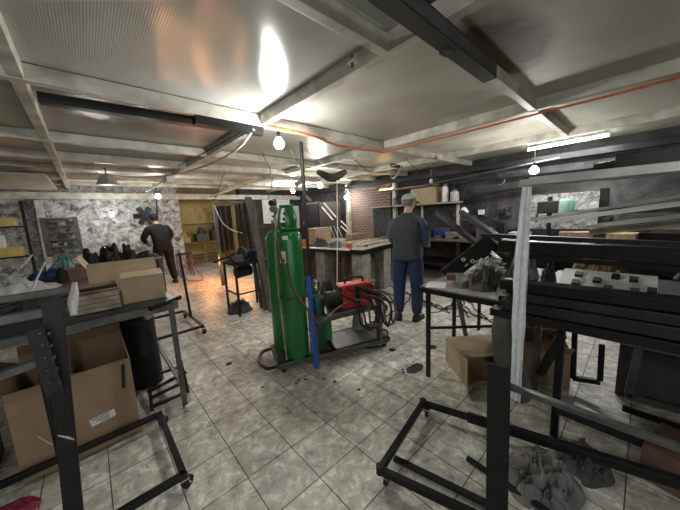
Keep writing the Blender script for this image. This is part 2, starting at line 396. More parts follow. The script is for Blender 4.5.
bulb(A(158, 196, z=2.1), 'glowing bulb above the worker in black by the stone wall', 45)
bulb(A(112, 214, Y=8.6), 'small bulb hanging low in front of the white stone wall', 10, .04, ztop=2.13)
bulb(A(293, 191, z=2.24), 'glowing bulb hanging beside the top of the dark pole, left of it', 130)
bulb(A(320, 185, z=2.1), 'glowing bulb hanging just right of the dark pole', 60)
bulb(A(346, 197, z=2.0), 'glowing bulb hanging furthest back over the cluttered table', 35)
P7 = A(534, 170, z=1.98)
bulb(P7, 'brightest bare bulb, near the dark wall above the long profiles', 80, .055)
bulb(A(431, 181, X=5.9), 'unlit white bulb hanging before the wall shelf with a carton', 0, .04)
bulb((-.9, -.6, 2.2), 'added unseen fill bulb behind the viewpoint, left of the middle', 60)  # added fill light out of view, brightens the near floor
t = T('fluorescent_tube', 'long lit white fluorescent tube fixed under the ceiling at right', 'lamp', A(568, 143, z=2.45))
a = A(528, 150, z=2.44); b = A(609, 135, z=2.44)
M().cyl(a, b, .016).build('glass_tube', 'tubelamp', t, smooth=True)
M().bar(a+V((0, 0, .035)), b+V((0, 0, .035)), .06, .03).build('fixture', 'whitec', t)
L = bpy.data.lights.new('tube_light', 'AREA'); L.shape = 'RECTANGLE'; L.size = .03; L.size_y = 1.1; L.energy = 16
lo = bpy.data.objects.new('tube_light', L); C.objects.link(lo); lo.location = (a+b)/2-V((0, 0, .03))
c = A(386, 190, X=6.15)
t = T('wall_lamp', 'short warm orange glowing strip lamp on the back of the workshop', 'lamp', c)
M().cyl(c-V((0, .2, 0)), c+V((0, .2, 0)), .03).build('glass_tube', 'warm', t, smooth=True)
M().span(c+V((.03, -.24, -.04)), c+V((.12, .24, .04))).build('fixture', 'raw', t)
# sparks and their glow
mb = M()
for i in range(420):
    x = random.gauss(2.2, .5); y = random.gauss(6.6, .8); x = min(max(x, 1.2), 3.4); y = min(max(y, 5.0), 8.6)
    an = random.uniform(0, 6.28); l_ = random.uniform(.015, .06)
    mb.bar((x, y, .008), (x+l_*math.cos(an), y+l_*math.sin(an), .010+random.random()*.01), .006, .004)
S(mb, 'grinding_sparks', 'spark', 'orange glowing sparks scattered on the floor behind the worker in black', 'sparks', kind='stuff')
for (p, e) in (((2.0, 7.0, .5), 7), ((2.5, 6.0, .4), 5)):
    L = bpy.data.lights.new('spark_glow', 'POINT'); L.energy = e; L.color = (1, .42, .14); L.shadow_soft_size = .12
    lo = bpy.data.objects.new('spark_glow', L); C.objects.link(lo); lo.location = p

# ---------------------------------------------------------------- overhead things
p0 = A(355, -10, z=2.33); p1 = A(493, 86, z=2.33)
t = T('steel_beam', 'dark grey steel box beam hanging under the white ceiling beam, open end to right', 'beam', p1)
dr = V((1, 0, 0)); q = V((2.03, .735, 2.345)); 
mb = M()
for dz, dy, w, h in ((.038, 0, .08, .006), (-.038, 0, .08, .006)): mb.bar(q+V((-1.7, dy, dz)), q+V((0, dy, dz)), w, h)
for dy in (-.037, .037): mb.bar(q+V((-1.7, dy, 0)), q+V((0, dy, 0)), .006, .08)
mb.build('box_section', 'beamgrey', t)
for x in (-.55, -1.2): M().bar(q+V((x, -.02, -.048)), q+V((x, .04, -.046)), .05, .012).build('bracket', 'raw', t)
t = T('steel_tube', 'dark square steel tube laid along the ceiling at left, under the long white beam', 'tube', (.5, 2.95, 2.42))
M().bar(A(38, 98, z=2.42), A(236, 128, z=2.42), .07, .07).build('tube_body', 'profile', t)
t = T('steel_offcut', 'short black square tube clamped under the ceiling beams near the bulb', 'tube', A(228, 126, z=2.38))
M().bar(A(194, 120, z=2.36), A(262, 132, z=2.36), .09, .07).build('tube_body', 'black', t)
# orange conduit
pts = [A(268, 126, z=2.39), A(310, 135, z=2.38), A(340, 146, z=2.37), A(382, 152, z=2.37)]
S(M().tube(wiggle(pts, 20), .016, 8), 'orange_conduit', 'orange', 'short orange conduit under the white beam beside the glowing bulb', 'pipe', smooth=True)
pts = [A(382, 153, X=3.37), A(470, 131, X=3.37), A(560, 108, X=3.37), A(620, 93, X=3.37), A(690, 74, X=3.37)]
S(M().tube(wiggle(pts, 26), .011, 8), 'orange_conduit', 'orange', 'long orange conduit running beside the white ceiling beam to the right edge', 'pipe', smooth=True)
S(M().tube(wiggle([A(254, 129, z=2.36), A(236, 150, z=2.2), A(205, 166, z=2.15), A(170, 175, z=2.2), A(130, 177, z=2.3), A(80, 172, z=2.42)], 40), .012, 8), 'hanging_cable', 'cable', 'white cable sagging from the ceiling joint towards the left', 'cable', smooth=True)
S(M().tube(wiggle([A(240, 133, z=2.38), A(200, 155, z=2.25), A(178, 166, z=2.38)], 20), .006, 6), 'hanging_cable', 'rubber', 'thin dark cable hanging left of the bulb under the ceiling', 'cable')
S(M().tube(wiggle([A(300, 146, z=2.38), A(330, 168, z=2.2), A(352, 160, z=2.25), A(382, 154, z=2.38)], 24, .02), .006, 6), 'hanging_cable', 'cable', 'pale tangled cable under the ceiling above the dark pole', 'cable')
S(M().tube(wiggle([A(384, 156, z=2.4), A(392, 178, z=2.15), A(400, 165, z=2.3), A(372, 172, z=2.3)], 24, .02), .006, 6), 'hanging_cable', 'cable', 'pale looped cable under the ceiling behind the man in the vest', 'cable')
# plain brackets on the beams
for k, (x, y, zz, lab) in enumerate(((352, 62, 2.38, 'small white bracket on the beam nearest the dark steel beam'), (436, 158, 2.38, 'small dark bracket under the beam near the man'))):
    c = A(x, y, z=zz); t = T('beam_bracket', lab, 'bracket', c)
    M().box(c, (.05, .05, .012)).build('plate', 'white' if k == 0 else 'raw', t); M().cyl(c+V((0, 0, -.03)), c+V((0, 0, .04)), .008).build('bolt', 'raw', t)
# grey lamp shade at left
c = A(107, 180, z=2.25)
t = T('lamp_reflector', 'grey sheet metal reflector hanging under the ceiling over the left bench', 'lamp', c)
M().tube([c+V((0, 0, .1)), c+V((0, 0, -.08))], [.06, .16], 4).build('shade', 'alu', t); M().cyl(c+V((0, 0, .1)), c+V((0, 0, .2)), .012).build('hanger', 'raw', t)
# panel hung at far left
a = A(2, 168, z=2.4); 
S(M().span((-1.9, 6.2, 2.30), (-.35, 8.5, 2.325)), 'hanging_board', 'cream', 'cream board slung below the ceiling at far left', 'board')
# white diagonal tube lamp
a = A(146, 191, z=2.2); b = A(168, 179, z=2.2)
t = T('tube_bracket', 'white tube leaning under the ceiling above the glowing bulb by the worker', 'tube', a)
M().cyl(a, b, .02).build('tube_body', 'whitec', t, smooth=True); M().box(b, (.1, .3, .12)).build('end_box', 'whitec', t)
# horizontal pipes on the dark wall
for (xa, ya, xb, yb, XX, r, mm, lab) in (
    (470, 196, 690, 158, 5.6, .03, 'profile', 'dark pipe sloping along the dark right wall under the bulb'),
    (594, 168, 700, 150, 4.6, .05, 'profile', 'thick dark pipe along the top of the dark right wall'),
    (425, 185, 560, 158, 5.9, .02, 'raw', 'thin grey pipe along the dark wall behind the glowing bulb')):
    a = A(xa, ya, X=XX); b = A(xb, yb, X=XX); S(M().cyl(a, b, r), 'wall_pipe', mm, lab, 'pipe', smooth=True)

# ---------------------------------------------------------------- helpers for fixtures
def caster(parent, x, y, zt, a=0, r=.034):
    w = M(); d = V((math.cos(a), math.sin(a), 0)); n_ = V((-d.y, d.x, 0)); c = V((x, y, r))+d*.02
    w.cyl(c-n_*.012, c+n_*.012, r, n=18); w = w.build('caster_wheel', 'rubber', parent, smooth=True)
    f = M(); 
    for s_ in (-1, 1): f.bar(c+n_*(.017*s_), V((x, y, zt-.008))+n_*(.017*s_), .022, .003, up=d)
    f.box((x, y, zt-.005), (.05, .05, .008)); f.cyl(c-n_*.02, c+n_*.02, .006, n=8)
    f.build('caster_fork', 'chrome', parent)
def carton(name, label, x, y, z, w, d, h, rz=0, m='card', flaps=(), open_=True, t=.006, cat='carton', group=None):
    """w along local x, d along local y, origin at the base centre; flaps: (side, angle deg, length)"""
    o = T(name, label, cat, (x, y, z), group, rz)
    b = M(); b.span((-w/2, -d/2, 0), (w/2, d/2, t))
    b.span((-w/2, -d/2, 0), (w/2, -d/2+t, h)); b.span((-w/2, d/2-t, 0), (w/2, d/2, h))
    b.span((-w/2, -d/2+t, 0), (-w/2+t, d/2-t, h)); b.span((w/2-t, -d/2+t, 0), (w/2, d/2-t, h))
    if not open_: b.span((-w/2, -d/2, h-t), (w/2, d/2, h+.001))
    b.build('carton_body', m, o, local=True)
    for side, ang, ln in flaps:
        f = M(); a = math.radians(ang)
        if side in 'fb':
            s_ = -1 if side == 'f' else 1; y0 = s_*(d/2-t/2)
            p = V((0, s_*math.cos(a), math.sin(a)))*ln
            f.bar(V((0, y0, h))+p*0, V((0, y0, h))+p, w*.98, t, up=(0, -s_*math.sin(a), math.cos(a)))
        else:
            s_ = -1 if side == 'l' else 1; x0 = s_*(w/2-t/2)
            p = V((s_*math.cos(a), 0, math.sin(a)))*ln
            f.bar(V((x0, 0, h)), V((x0, 0, h))+p, d*.98, t, up=(-s_*math.sin(a), 0, math.cos(a)))
        f.build('carton_flap', 'cardin' if m == 'card' else m, o, local=True)
    return o

# ---------------------------------------------------------------- left rolling rack
t = T('rolling_rack', 'black steel rolling rack with bolted upright and grey top frame at left edge', 'rack', (-.2, 2.0, 0))
mb = M(); zb = .1
mb.bar((-1.1, 2.315, zb), (.23, 2.315, zb), .035, .035); mb.bar((-1.1, 1.635, zb), (.23, 1.635, zb), .035, .035)
mb.bar((.215, 1.62, zb), (.215, 2.33, zb), .035, .035); mb.bar((-1.1, 1.62, zb), (-1.1, 2.33, zb), .035, .035)
mb.build('base_frame', 'black', t, bevel=.003)
for x, y in ((.215, 1.64), (.215, 2.31), (-1.09, 1.64), (-1.09, 2.31)): caster(t, x, y, zb-.017, .6)
pb = V((-.225, 1.66, zb)); pt = A(52, 300, Y=1.72); 
up_ = M().bar(pb, pt, .065, .035, up=(0, 1, 0)).build('upright', 'black', t, bevel=.002)
M().bar(A(35, 330, Y=1.64), A(55, 394, Y=1.62), .052, .01, up=(0, 1, 0)).build('mounting_plate', 'black2', t)
for k in range(5):
    for j in range(2):
        c = A(40+k*2.6+j*9, 333+k*12, Y=1.62); M().cyl(c+V((0, -.014, 0)), c+V((0, .006, 0)), .004, n=8).build('bolt', 'raw', t)
M().tube(wiggle([A(53, 392, Y=1.61), A(58, 420, Y=1.6), A(62, 436, Y=1.6)], 8), .003, 6).build('wire_loop', 'rubber', t)
M().tube(wiggle([A(62, 392, Y=1.61), A(68, 420, Y=1.6), A(73, 438, Y=1.6)], 8), .003, 6).build('wire_loop', 'rubber', t)
M().bar(A(58, 435, Y=1.6), A(74, 439, Y=1.6), .008, .006).build('wire_pin', 'chrome', t)
zt = 1.13; mb = M()
M().bar((-1.1, 1.80, zt), (-.10, 1.80, zt), .045, .036).build('top_rail', 'raw', t, bevel=.003)
M().bar((-1.1, 2.34, zt), (-.10, 2.34, zt), .045, .036).build('top_rail', 'raw', t, bevel=.003)
M().bar((-.10, 1.77, zt), (-.10, 2.37, zt), .025, .07).build('end_plate', 'alu', t, bevel=.002)
M().bar((-.5, 1.80, zt-.0), (-.5, 2.34, zt-.0), .04, .03).build('cross_bar', 'raw', t)
M().bar((-1.0, 1.8, .8), (-.20, 1.76, .93), .04, .03).build('brace', 'raw', t)
M().bar((-.30, 2.33, .1), (-.30, 2.34, zt), .05, .03, up=(0, 1, 0)).build('upright', 'black', t, bevel=.002)
# carton on the floor under the bench
o = carton('open_carton', 'large open brown cardboard carton on the floor behind the black rolling rack', -.19, 2.62, 0, .58, .50, .58, 0, 'card', (('b', 70, .12), ('r', 100, .1), ('l', 30, .16)))
M().box((.10, -.252, .22), (.13, .003, .05), ry=-.12).build('address_label', 'whitec', o, local=True)
for k in range(3): M().box((.09+.01*k, -.255, .235-k*.014), (.09-.02*k, .002, .005), ry=-.12).build('printed_line', 'rubber', o, local=True)
M().box((.24, -.252, .46), (.02, .003, .17), ry=.1).build('hand_slot', 'rubber', o, local=True)
M().box((-.17, -.252, .22), (.004, .003, .10), ry=-.5).build('tape_scrap', 'whitec', o, local=True)
S(M().span((-1.3, 2.45, 0), (-.62, 2.85, .5)), 'dark_block', 'bag', 'plain dark block at the left edge beside the large open carton', 'crate')  # plain dark block filling the dark area left of the carton
S(heap(-.56, 2.16, 0, .34, .24, .05, 4), 'plastic_sheet', 'magenta', 'dark red plastic sheet on the floor at bottom left', 'sheet', smooth=True)

# ---------------------------------------------------------------- left bench with cartons
t = T('steel_bench', 'dark steel bench carrying cardboard cartons on left', 'bench', (-.2, 3.1, 0))
ZB = .9
mb = M(); mb.span((-1.0, 2.42, ZB-.02), (.42, 3.9, ZB)); mb.build('bench_top', 'profile', t)
mb = M(); mb.bar((-1.05, 2.40, ZB-.03), (.44, 2.40, ZB-.03), .04, .05); mb.bar((.42, 2.36, ZB-.02), (.42, 3.95, ZB-.02), .04, .05); mb.build('edge_rail', 'raw', t, bevel=.003)
M().bar(A(150, 309, z=ZB+.01), A(180, 297, z=ZB+.01), .03, .03).build('loose_bar', 'black', t)
for x, y in ((.40, 2.42), (.40, 3.88), (-1.0, 2.42), (-1.0, 3.88)): M().bar((x, y, 0), (x, y, ZB-.03), .035, .035).build('leg', 'raw', t, bevel=.002)
M().bar((.40, 2.42, .2), (.40, 3.88, .2), .03, .03).build('stretcher', 'raw', t)
carton('carton_box', 'closed brown carton on the bench end nearest the worker in black', .285, 2.78, ZB, .28, .34, .20, -.10, 'card2', (), False)
o = carton('crate_box', 'pale wooden crate with dark strap on the bench beside the closed carton', -.01, 2.72, ZB, .25, .34, .15, .0, 'wood', (), False)
M().box((0, -.1, .162), (.24, .03, .022)).build('dark_strap', 'black2', o, local=True)
for k in range(4): M().box((0, -.172, .02+k*.033), (.24, .005, .024)).build('slat', 'plank', o, local=True)
carton('tray_carton', 'long open pale carton tray behind the closed carton on the bench', .21, 3.40, ZB, .50, .40, .23, -.05, 'card2', (('l', 62, .12), ('f', 80, .05)))
# things below the bench
S(M().span((-.1, 3.28, 0), (.30, 3.36, .84)), 'steel_sheet', 'black2', 'black steel sheet standing under the bench with cartons', 'sheet')
t = T('dark_drum', 'dark grey ribbed drum standing under the bench end', 'drum', (.36, 3.1, 0))
M().lathe((.24, 3.08, 0), [(.12, 0), (.125, .02), (.12, .3), (.126, .32), (.12, .34), (.12, .6), (.126, .62), (.12, .64)], 22).build('drum_body', 'black2', t, smooth=True)
t = T('step_frame', 'small black steel ladder-like frame on the floor beside the bench leg', 'frame', (.34, 2.6, 0))
for x0, y0, x1, y1, zz in ((146, 378, 182, 366, .14), (148, 392, 186, 372, .1), (150, 408, 186, 392, .04), (150, 398, 184, 382, .07)):
    M().bar(A(x0, y0, z=zz), A(x1, y1, z=zz), .025, .02).build('rung', 'black', t)
M().bar(A(148, 372, z=.16), A(152, 410, z=.03), .025, .025).build('side_rail', 'black', t)
M().bar(A(181, 362, z=.16), A(188, 392, z=.03), .025, .025).build('side_rail', 'black', t)
c = A(191, 408, z=0)
o = carton('small_box', 'tiny white box on the floor by the bench leg', c.x, c.y, 0, .07, .045, .035, .5, 'whitec', (), False); o['category'] = 'box'

# ---------------------------------------------------------------- far rolling frame
t = T('rolling_trolley', 'small black rolling frame with one upright, on the floor past the bench', 'rack', (.7, 4.4, 0))
q = [A(184, 311, z=.12), A(203, 326, z=.12), A(130, 349, z=.12), A(128, 321, z=.12)]
q[2] = V((.1, q[1].y+.0, .12)); q[3] = V((.1, q[0].y, .12))
for i, j in ((0, 1), (1, 2), (3, 0), (2, 3)): M().bar(q[i], q[j], .03, .03).build('base_rail', 'black', t)
M().bar((q[0]*.6+q[1]*.4), (q[0]*.6+q[1]*.4)+V((-.03, .05, .95)), .03, .03).build('upright', 'black', t)
for p in q: caster(t, p.x, p.y, .105, .8)

# ---------------------------------------------------------------- left clutter table
t = T('clutter_table', 'long table covered with plastic film and rags at far left', 'table', (-1, 4.6, 0))
M().span((-2.2, 3.95, .84), (-.05, 5.4, .87)).build('table_top', 'brown', t)
for x, y in ((-.1, 4.0), (-.1, 5.35), (-2.1, 4.0), (-2.1, 5.35)): M().bar((x, y, 0), (x, y, .84), .05, .05).build('leg', 'raw', t)
S(heap(-.75, 4.25, .87, .9, .5, .2, 2), 'plastic_film', 'film', 'crumpled grey plastic film at the front of the clutter table', 'film', smooth=True)
S(heap(-1.4, 4.6, .87, .8, .7, .28, 9), 'plastic_film', 'film', 'bunched grey plastic film at the far left of the clutter table', 'film', smooth=True)
S(heap(-.42, 4.9, .87, .5, .35, .16, 5), 'blue_rag', 'ragblue', 'dark blue rag heap on the clutter table', 'rag', smooth=True)
S(heap(-.30, 5.25, .87, .34, .25, .26, 6), 'teal_bag', 'ragteal', 'pale teal plastic bag at the back of the clutter table', 'bag', smooth=True)
carton('brown_box', 'dark brown box at the right end of the clutter table', -.14, 4.62, .87, .2, .2, .14, .1, 'brown', (), False)['category'] = 'box'
o = S(M().lathe((-.28, 4.5, .87), [(.05, 0), (.05, .14), (.03, .16), (.03, .18)], 14), 'dark_bottle', 'rubber', 'dark can standing beside the brown box', 'can', smooth=True)
carton('yellow_box', 'pale yellow box standing at left end of the clutter table', -1.15, 5.3, .87, .3, .12, .22, 0, 'yellow', (), False)['category'] = 'box'
for k, (x0, y0, x1, y1, mm, lab) in enumerate(((20, 268, 32, 255, 'alu', 'thin aluminium strip sticking out of the plastic film'), (30, 293, 45, 262, 'whitec', 'white strip between the two grey top rails of the rack'))):
    S(M().bar(A(x0, y0, Y=3.2), A(x1, y1, Y=3.3), .015, .006), 'metal_strip', mm, lab, 'strip')
# offcuts lying on bench (seen through the rack's top frame)
for k in range(7):
    x = -.95+k*.1; S(M().bar((x, 2.5+random.random()*.2, ZB+.02+.02*(k % 3)), (x+random.uniform(.2, .5), 3.2+random.random()*.4, ZB+.05), .03, .03), 'steel_offcut', ('raw', 'black', 'profile')[k % 3], 'steel offcut in the heap on the bench under the rack top', 'offcut', group='offcuts heaped on the left bench')

# ---------------------------------------------------------------- back wall furniture
t = T('wall_rack', 'grey slatted wall rack full of small parts on the white stone wall', 'shelf', (-.3, 9.2, .9))
a = A(42, 217, Y=9.1); b = A(80, 248, Y=9.1)
xa, xb, za, zb_ = a.x, b.x, .85, 1.74
M().bar((xa, 9.15, za), (xa, 9.15, zb_), .04, .1).build('side_post', 'raw', t); M().bar((xb, 9.15, za), (xb, 9.15, zb_), .04, .1).build('side_post', 'raw', t)
for k in range(6): M().span((xa, 9.06, za+.16*k+.04), (xb, 9.26, za+.16*k+.07)).build('shelf_board', 'raw', t)
for k in range(5):
    for j in range(3):
        if random.random() < .75:
            w = random.uniform(.05, .13); x = xa+.12+j*.17
            S(M().span((x-w/2, 9.08, za+.16*k+.07), (x+w/2, 9.22, za+.16*k+.07+random.uniform(.05, .085))), 'parts_box', random.choice(['whitec', 'profile', 'brown', 'rag']), 'small parts box on the grey slatted wall rack', 'box', group='parts boxes on the wall rack')
t = T('storage_shelf', 'dark steel shelf with yellow boxes at the far left corner', 'shelf', (-1.6, 9.0, 0))
for x in (-2.2, -.95): M().bar((x, 8.9, 0), (x, 8.9, 2.1), .05, .05).build('shelf_post', 'black2', t)
for zz in (.95, 1.58): M().span((-2.2, 8.75, zz-.03), (-.95, 9.1, zz)).build('shelf_board', 'black2', t)
for (x, zz, w, h, mm, lab) in ((-1.2, 1.58, .28, .16, 'yellow', 'yellow box on the upper dark shelf, far left corner'), (-1.6, 1.58, .3, .2, 'cream', 'cream box on the upper dark shelf, at the left edge'), (-1.25, .95, .4, .2, 'yellow', 'yellow box on the lower dark shelf, far left corner'), (-1.35, 1.15, .12, .24, 'whitec', 'white box stacked on the yellow box of the lower shelf')):
    S(M().span((x-w/2, 8.8, zz), (x+w/2, 9.05, zz+h)), 'shelf_box', mm, lab, 'box')
# bench before the stone wall with bags
t = T('work_bench', 'low dark workbench before the white stone wall carrying black bags', 'bench', (.3, 6.6, 0))
M().span((-.55, 6.2, .80), (1.02, 7.0, .84)).build('bench_top', 'brown', t)
for x, y in ((-.5, 6.25), (.97, 6.25), (-.5, 6.95), (.97, 6.95)): M().bar((x, y, 0), (x, y, .8), .06, .06).build('leg', 'raw', t)
for (x0, x1, yb, yt, sd, mm, lab) in ((80, 102, 262, 245, 11, 'bag', 'black bag at the left end of the low workbench'), (100, 124, 262, 240, 12, 'profile', 'dark grey tool bag in the middle of the low workbench'), (122, 138, 262, 240, 13, 'bag', 'black peaked bag on the low workbench beside the grey tool bag'), (134, 160, 262, 250, 14, 'bag', 'flat black bag at the worker end of the low workbench')):
    a = A(x0, yb, Y=6.5); b = A(x1, yb, Y=6.5); c = A((x0+x1)/2, yt, Y=6.5)
    S(heap((a.x+b.x)/2, 6.55, .84, abs(b.x-a.x)*1.15, .4, max(.12, (c.z-.84)*1.05), sd, rough=.12), 'tool_bag', mm, lab, 'bag', smooth=True)
S(heap(-.35, 6.5, .84, .25, .3, .26, 17), 'blue_bag', 'ragteal', 'small pale blue bag beside the black bags', 'bag', smooth=True)
# sculptural tool bundle on wall near worker
c = A(145, 216, Y=9.15)
t = T('wall_fan', 'dark wall mounted fan with bent blades left of the worker in black', 'fan', c)
M().cyl(c+V((0, .14, 0)), c+V((0, -.1, 0)), .07).build('hub', 'black2', t, smooth=True)
for k in range(6):
    a = k*1.047; d = V((math.cos(a), 0, math.sin(a))); e = V((-d.z, .25, d.x))
    M().bar(c+d*.06, c+d*.26, .13, .008, up=e.cross(d)).build('blade', 'profile', t)
M().bar(c+V((.28, 0, 0)), c+V((.32, 0, .45)), .03, .03).build('bracket', 'black2', t)
# alcove furniture
t = T('alcove_bench', 'old machine bench against the ochre wall of the alcove', 'bench', (2.9, 10.7, 0))
M().span((2.2, 10.4, .72), (3.8, 11.0, .77)).build('bench_top', 'wood', t)
for x in (2.25, 3.0, 3.75): M().bar((x, 10.45, 0), (x, 10.45, .72), .06, .06).build('leg', 'wood', t)
M().span((2.2, 10.5, .25), (3.8, 10.95, .29)).build('lower_shelf', 'wood', t)
for (x, w, h, mm, lab) in ((2.45, .3, .35, 'yellow', 'yellow machine under a lamp on the alcove bench'), (3.0, .4, .5, 'raw', 'grey machine casing in the middle of the alcove bench'), (3.5, .35, .65, 'ragolive', 'tall olive covered machine at the right of the alcove bench')):
    t = T('bench_machine', lab, 'machine', (x, 10.7, .77))
    M().span((x-w/2, 10.5, .77), (x+w/2, 10.9, .77+h*.55)).build('machine_base', mm, t, bevel=.02)
    M().lathe((x, 10.7, .77+h*.55), [(w*.35, 0), (w*.3, h*.2), (w*.15, h*.45)], 12).build('machine_head', mm, t, smooth=True)
S(M().span((2.1, 11.12, 1.35), (3.9, 11.2, 1.4)), 'wall_plank', 'wood', 'wooden plank fixed across the ochre alcove wall', 'plank')

# ---------------------------------------------------------------- people
def skin_mesh(vs, es, rad, lv=2):
    me = bpy.data.meshes.new('tmp'); me.from_pydata(vs, es, []); o = bpy.data.objects.new('tmp', me); C.objects.link(o)
    o.modifiers.new('s', 'SKIN'); o.modifiers['s'].branch_smoothing = .3
    if not me.skin_vertices: raise RuntimeError('no skin layer')
    for i, r in enumerate(rad):
        me.skin_vertices[0].data[i].radius = r if isinstance(r, tuple) else (r, r); me.skin_vertices[0].data[i].use_root = (i == 0)
    ss = o.modifiers.new('b', 'SUBSURF'); ss.levels = lv; ss.render_levels = lv
    dg = bpy.context.evaluated_depsgraph_get(); r = bpy.data.meshes.new_from_object(o.evaluated_get(dg))
    bpy.data.objects.remove(o); bpy.data.meshes.remove(me)
    for p in r.polygons: p.use_smooth = True
    return r
def ring(c, rx, ry, rot=0, n=20, sq=2.3):
    c = V(c); out = []
    for k in range(n):
        a = 2*math.pi*k/n; ca, sa = math.cos(a), math.sin(a)
        x = math.copysign(abs(ca)**(2/sq), ca)*rx; y = math.copysign(abs(sa)**(2/sq), sa)*ry
        out.append(c+V((x*math.cos(rot)-y*math.sin(rot), x*math.sin(rot)+y*math.cos(rot), 0)))
    return out
def person(name, label, loc, rz, J, cloth, bend=0, headturn=0, sc_=1.0):
    """J: joint positions in local space (x right, y forward, z up)"""
    t = T(name, label, 'person', loc, None, rz); t.scale = (sc_,)*3
    vs = []; es = []; rad = []; ix = {}
    def add(nm, p, r, par=None):
        vs.append(tuple(p)); rad.append(r); ix[nm] = len(vs)-1
        if par: es.append((ix[par], ix[nm]))
    add('pelvis', J['pelvis'], .11); add('waist', J['waist'], .105, 'pelvis'); add('chest', J['chest'], .12, 'waist'); add('collar', J['collar'], .075, 'chest')
    add('neck', J['neck'], .052, 'collar'); add('jaw', J['jaw'], .062, 'neck'); add('head', J['head'], .084, 'jaw'); add('crown', J['crown'], .07, 'head')
    hd = V(J['head']); f = V((math.sin(headturn), math.cos(headturn), -.1)); sd = V((f.y, -f.x, 0)).normalized()
    add('nose', hd+f*.085+V((0, 0, -.015)), .018, 'head'); add('nosetip', hd+f*.108+V((0, 0, -.028)), .014, 'nose')
    for s_, k in ((1, 'r'), (-1, 'l')):
        add('ear'+k, hd+sd*(.082*s_)-f*.005, .014, 'head')
        add('sh'+k, J['sh'+k], .062, 'chest'); add('el'+k, J['el'+k], .043, 'sh'+k); add('wr'+k, J['wr'+k], .029, 'el'+k)
        w = V(J['wr'+k]); d = (w-V(J['el'+k])).normalized(); d = (d+V((0, 0, -.25))).normalized(); pn = d.cross(V((0, 0, 1))).normalized()
        add('palm'+k, w+d*.05, (.032), 'wr'+k)
        for q, (off, ln) in enumerate(((-.03, .066), (-.010, .075), (.010, .070), (.029, .055))):
            b0 = w+d*.085+pn*off; n1 = 'k%s%d' % (k, q)
            add(n1, b0, .011, 'palm'+k); c1 = b0+d*ln*.5+V((0, 0, -.012)); add(n1+'a', c1, .0095, n1); add(n1+'b', c1+d*ln*.32+V((0, 0, -.03)), .008, n1+'a')
        th = w+d*.04-pn*(.042*s_); add('th'+k, th, .012, 'palm'+k); add('tt'+k, th+d*.045-pn*(.012*s_)+V((0, 0, -.015)), .010, 'th'+k)
        add('hip'+k, J['hip'+k], .088, 'pelvis'); add('kn'+k, J['kn'+k], .055, 'hip'+k); add('an'+k, J['an'+k], .038, 'kn'+k); add('to'+k, J['to'+k], .032, 'an'+k)
    me = skin_mesh(vs, es, rad); me.materials.append(MT['skin'])
    o = bpy.data.objects.new('body', me); C.objects.link(o); o.parent = t; OFF[o.name] = V((0, 0, 0))
    def part(mb, nm, m, **k): return mb.build(nm, m, t, local=True, smooth=True, **k)
    for s_ in (1, -1): part(M().lathe(hd+f*.074+sd*(.03*s_)+V((0, 0, .012)), [(.001, -.01), (.009, -.006), (.012, 0), (.009, .006), (.001, .01)], 10), 'eye', 'whitec')
    part(M().bar(hd+f*.082-sd*.022+V((0, 0, -.055)), hd+f*.082+sd*.022+V((0, 0, -.055)), .01, .008), 'mouth', 'magenta')
    # torso garment: elliptical rings following the spine
    def lerp(a, b, u): return V(a)*(1-u)+V(b)*u
    pel, wa, ch, cl = (V(J[k]) for k in ('pelvis', 'waist', 'chest', 'collar'))
    hem = pel+V((0, -.005, cloth['hem']))
    rr = [ring(hem, .198, .138), ring(hem+V((0, 0, .02)), .20, .142), ring(lerp(pel, wa, .45), .19, .135), ring(wa, .188, .132), ring(lerp(wa, ch, .5), .20, .14), ring(ch, .215, .145), ring(lerp(ch, cl, .45), .225, .13), ring(lerp(ch, cl, .78), .18, .105), ring(cl+V((0, 0, .02)), .085, .078), ring(cl+V((0, 0, .045)), .07, .068)]
    tor = part(M().rings(rr), cloth['torso_name'], cloth['torso'], sub=1)
    for s_, k in ((1, 'r'), (-1, 'l')):
        sh, el, wr = (V(J[q+k]) for q in ('sh', 'el', 'wr')); ins = lerp(sh, ch, .5)
        path = [ins, sh, lerp(sh, el, .5), el, lerp(el, wr, .5), lerp(el, wr, .93)]
        part(M().tube(path, [.09, .088, .075, .064, .055, .044], 14), 'sleeve', cloth['sleeve'], sub=1)
        hp, kn, an, to = (V(J[q+k]) for q in ('hip', 'kn', 'an', 'to'))
        leg = [lerp(hp, pel, .4)+V((0, 0, .07)), hp, lerp(hp, kn, .5), kn, lerp(kn, an, .5), an+V((0, 0, -.03))]
        part(M().tube(leg, [.11, .118, .104, .088, .08, .076], 14), 'trouser_leg', cloth['legs'], sub=1)
        d = (to-an); d.z = 0; d.normalize(); b0 = V((an.x, an.y, 0)); sx = V((d.y, -d.x, 0))
        def sring(off, w, z0, z1): 
            c = b0+d*off; return [c-sx*w+V((0, 0, z0)), c+sx*w+V((0, 0, z0)), c+sx*w*.95+V((0, 0, (z0+z1)/2)), c+sx*w*.5+V((0, 0, z1)), c-sx*w*.5+V((0, 0, z1)), c-sx*w*.95+V((0, 0, (z0+z1)/2))]
        part(M().rings([sring(-.085, .03, .0, .07), sring(-.06, .042, 0, .1), sring(.02, .045, 0, .105), sring(.1, .05, 0, .07), sring(.165, .04, 0, .05), sring(.185, .02, .005, .03)]), 'shoe', 'shoe')
    part(M().rings([ring(pel+V((0, 0, -.12)), .155, .12), ring(pel+V((0, 0, -.06)), .185, .132), ring(pel+V((0, 0, .03)), .19, .135), ring(pel+V((0, 0, .09)), .175, .125)]), 'trousers', cloth['legs'], sub=1)
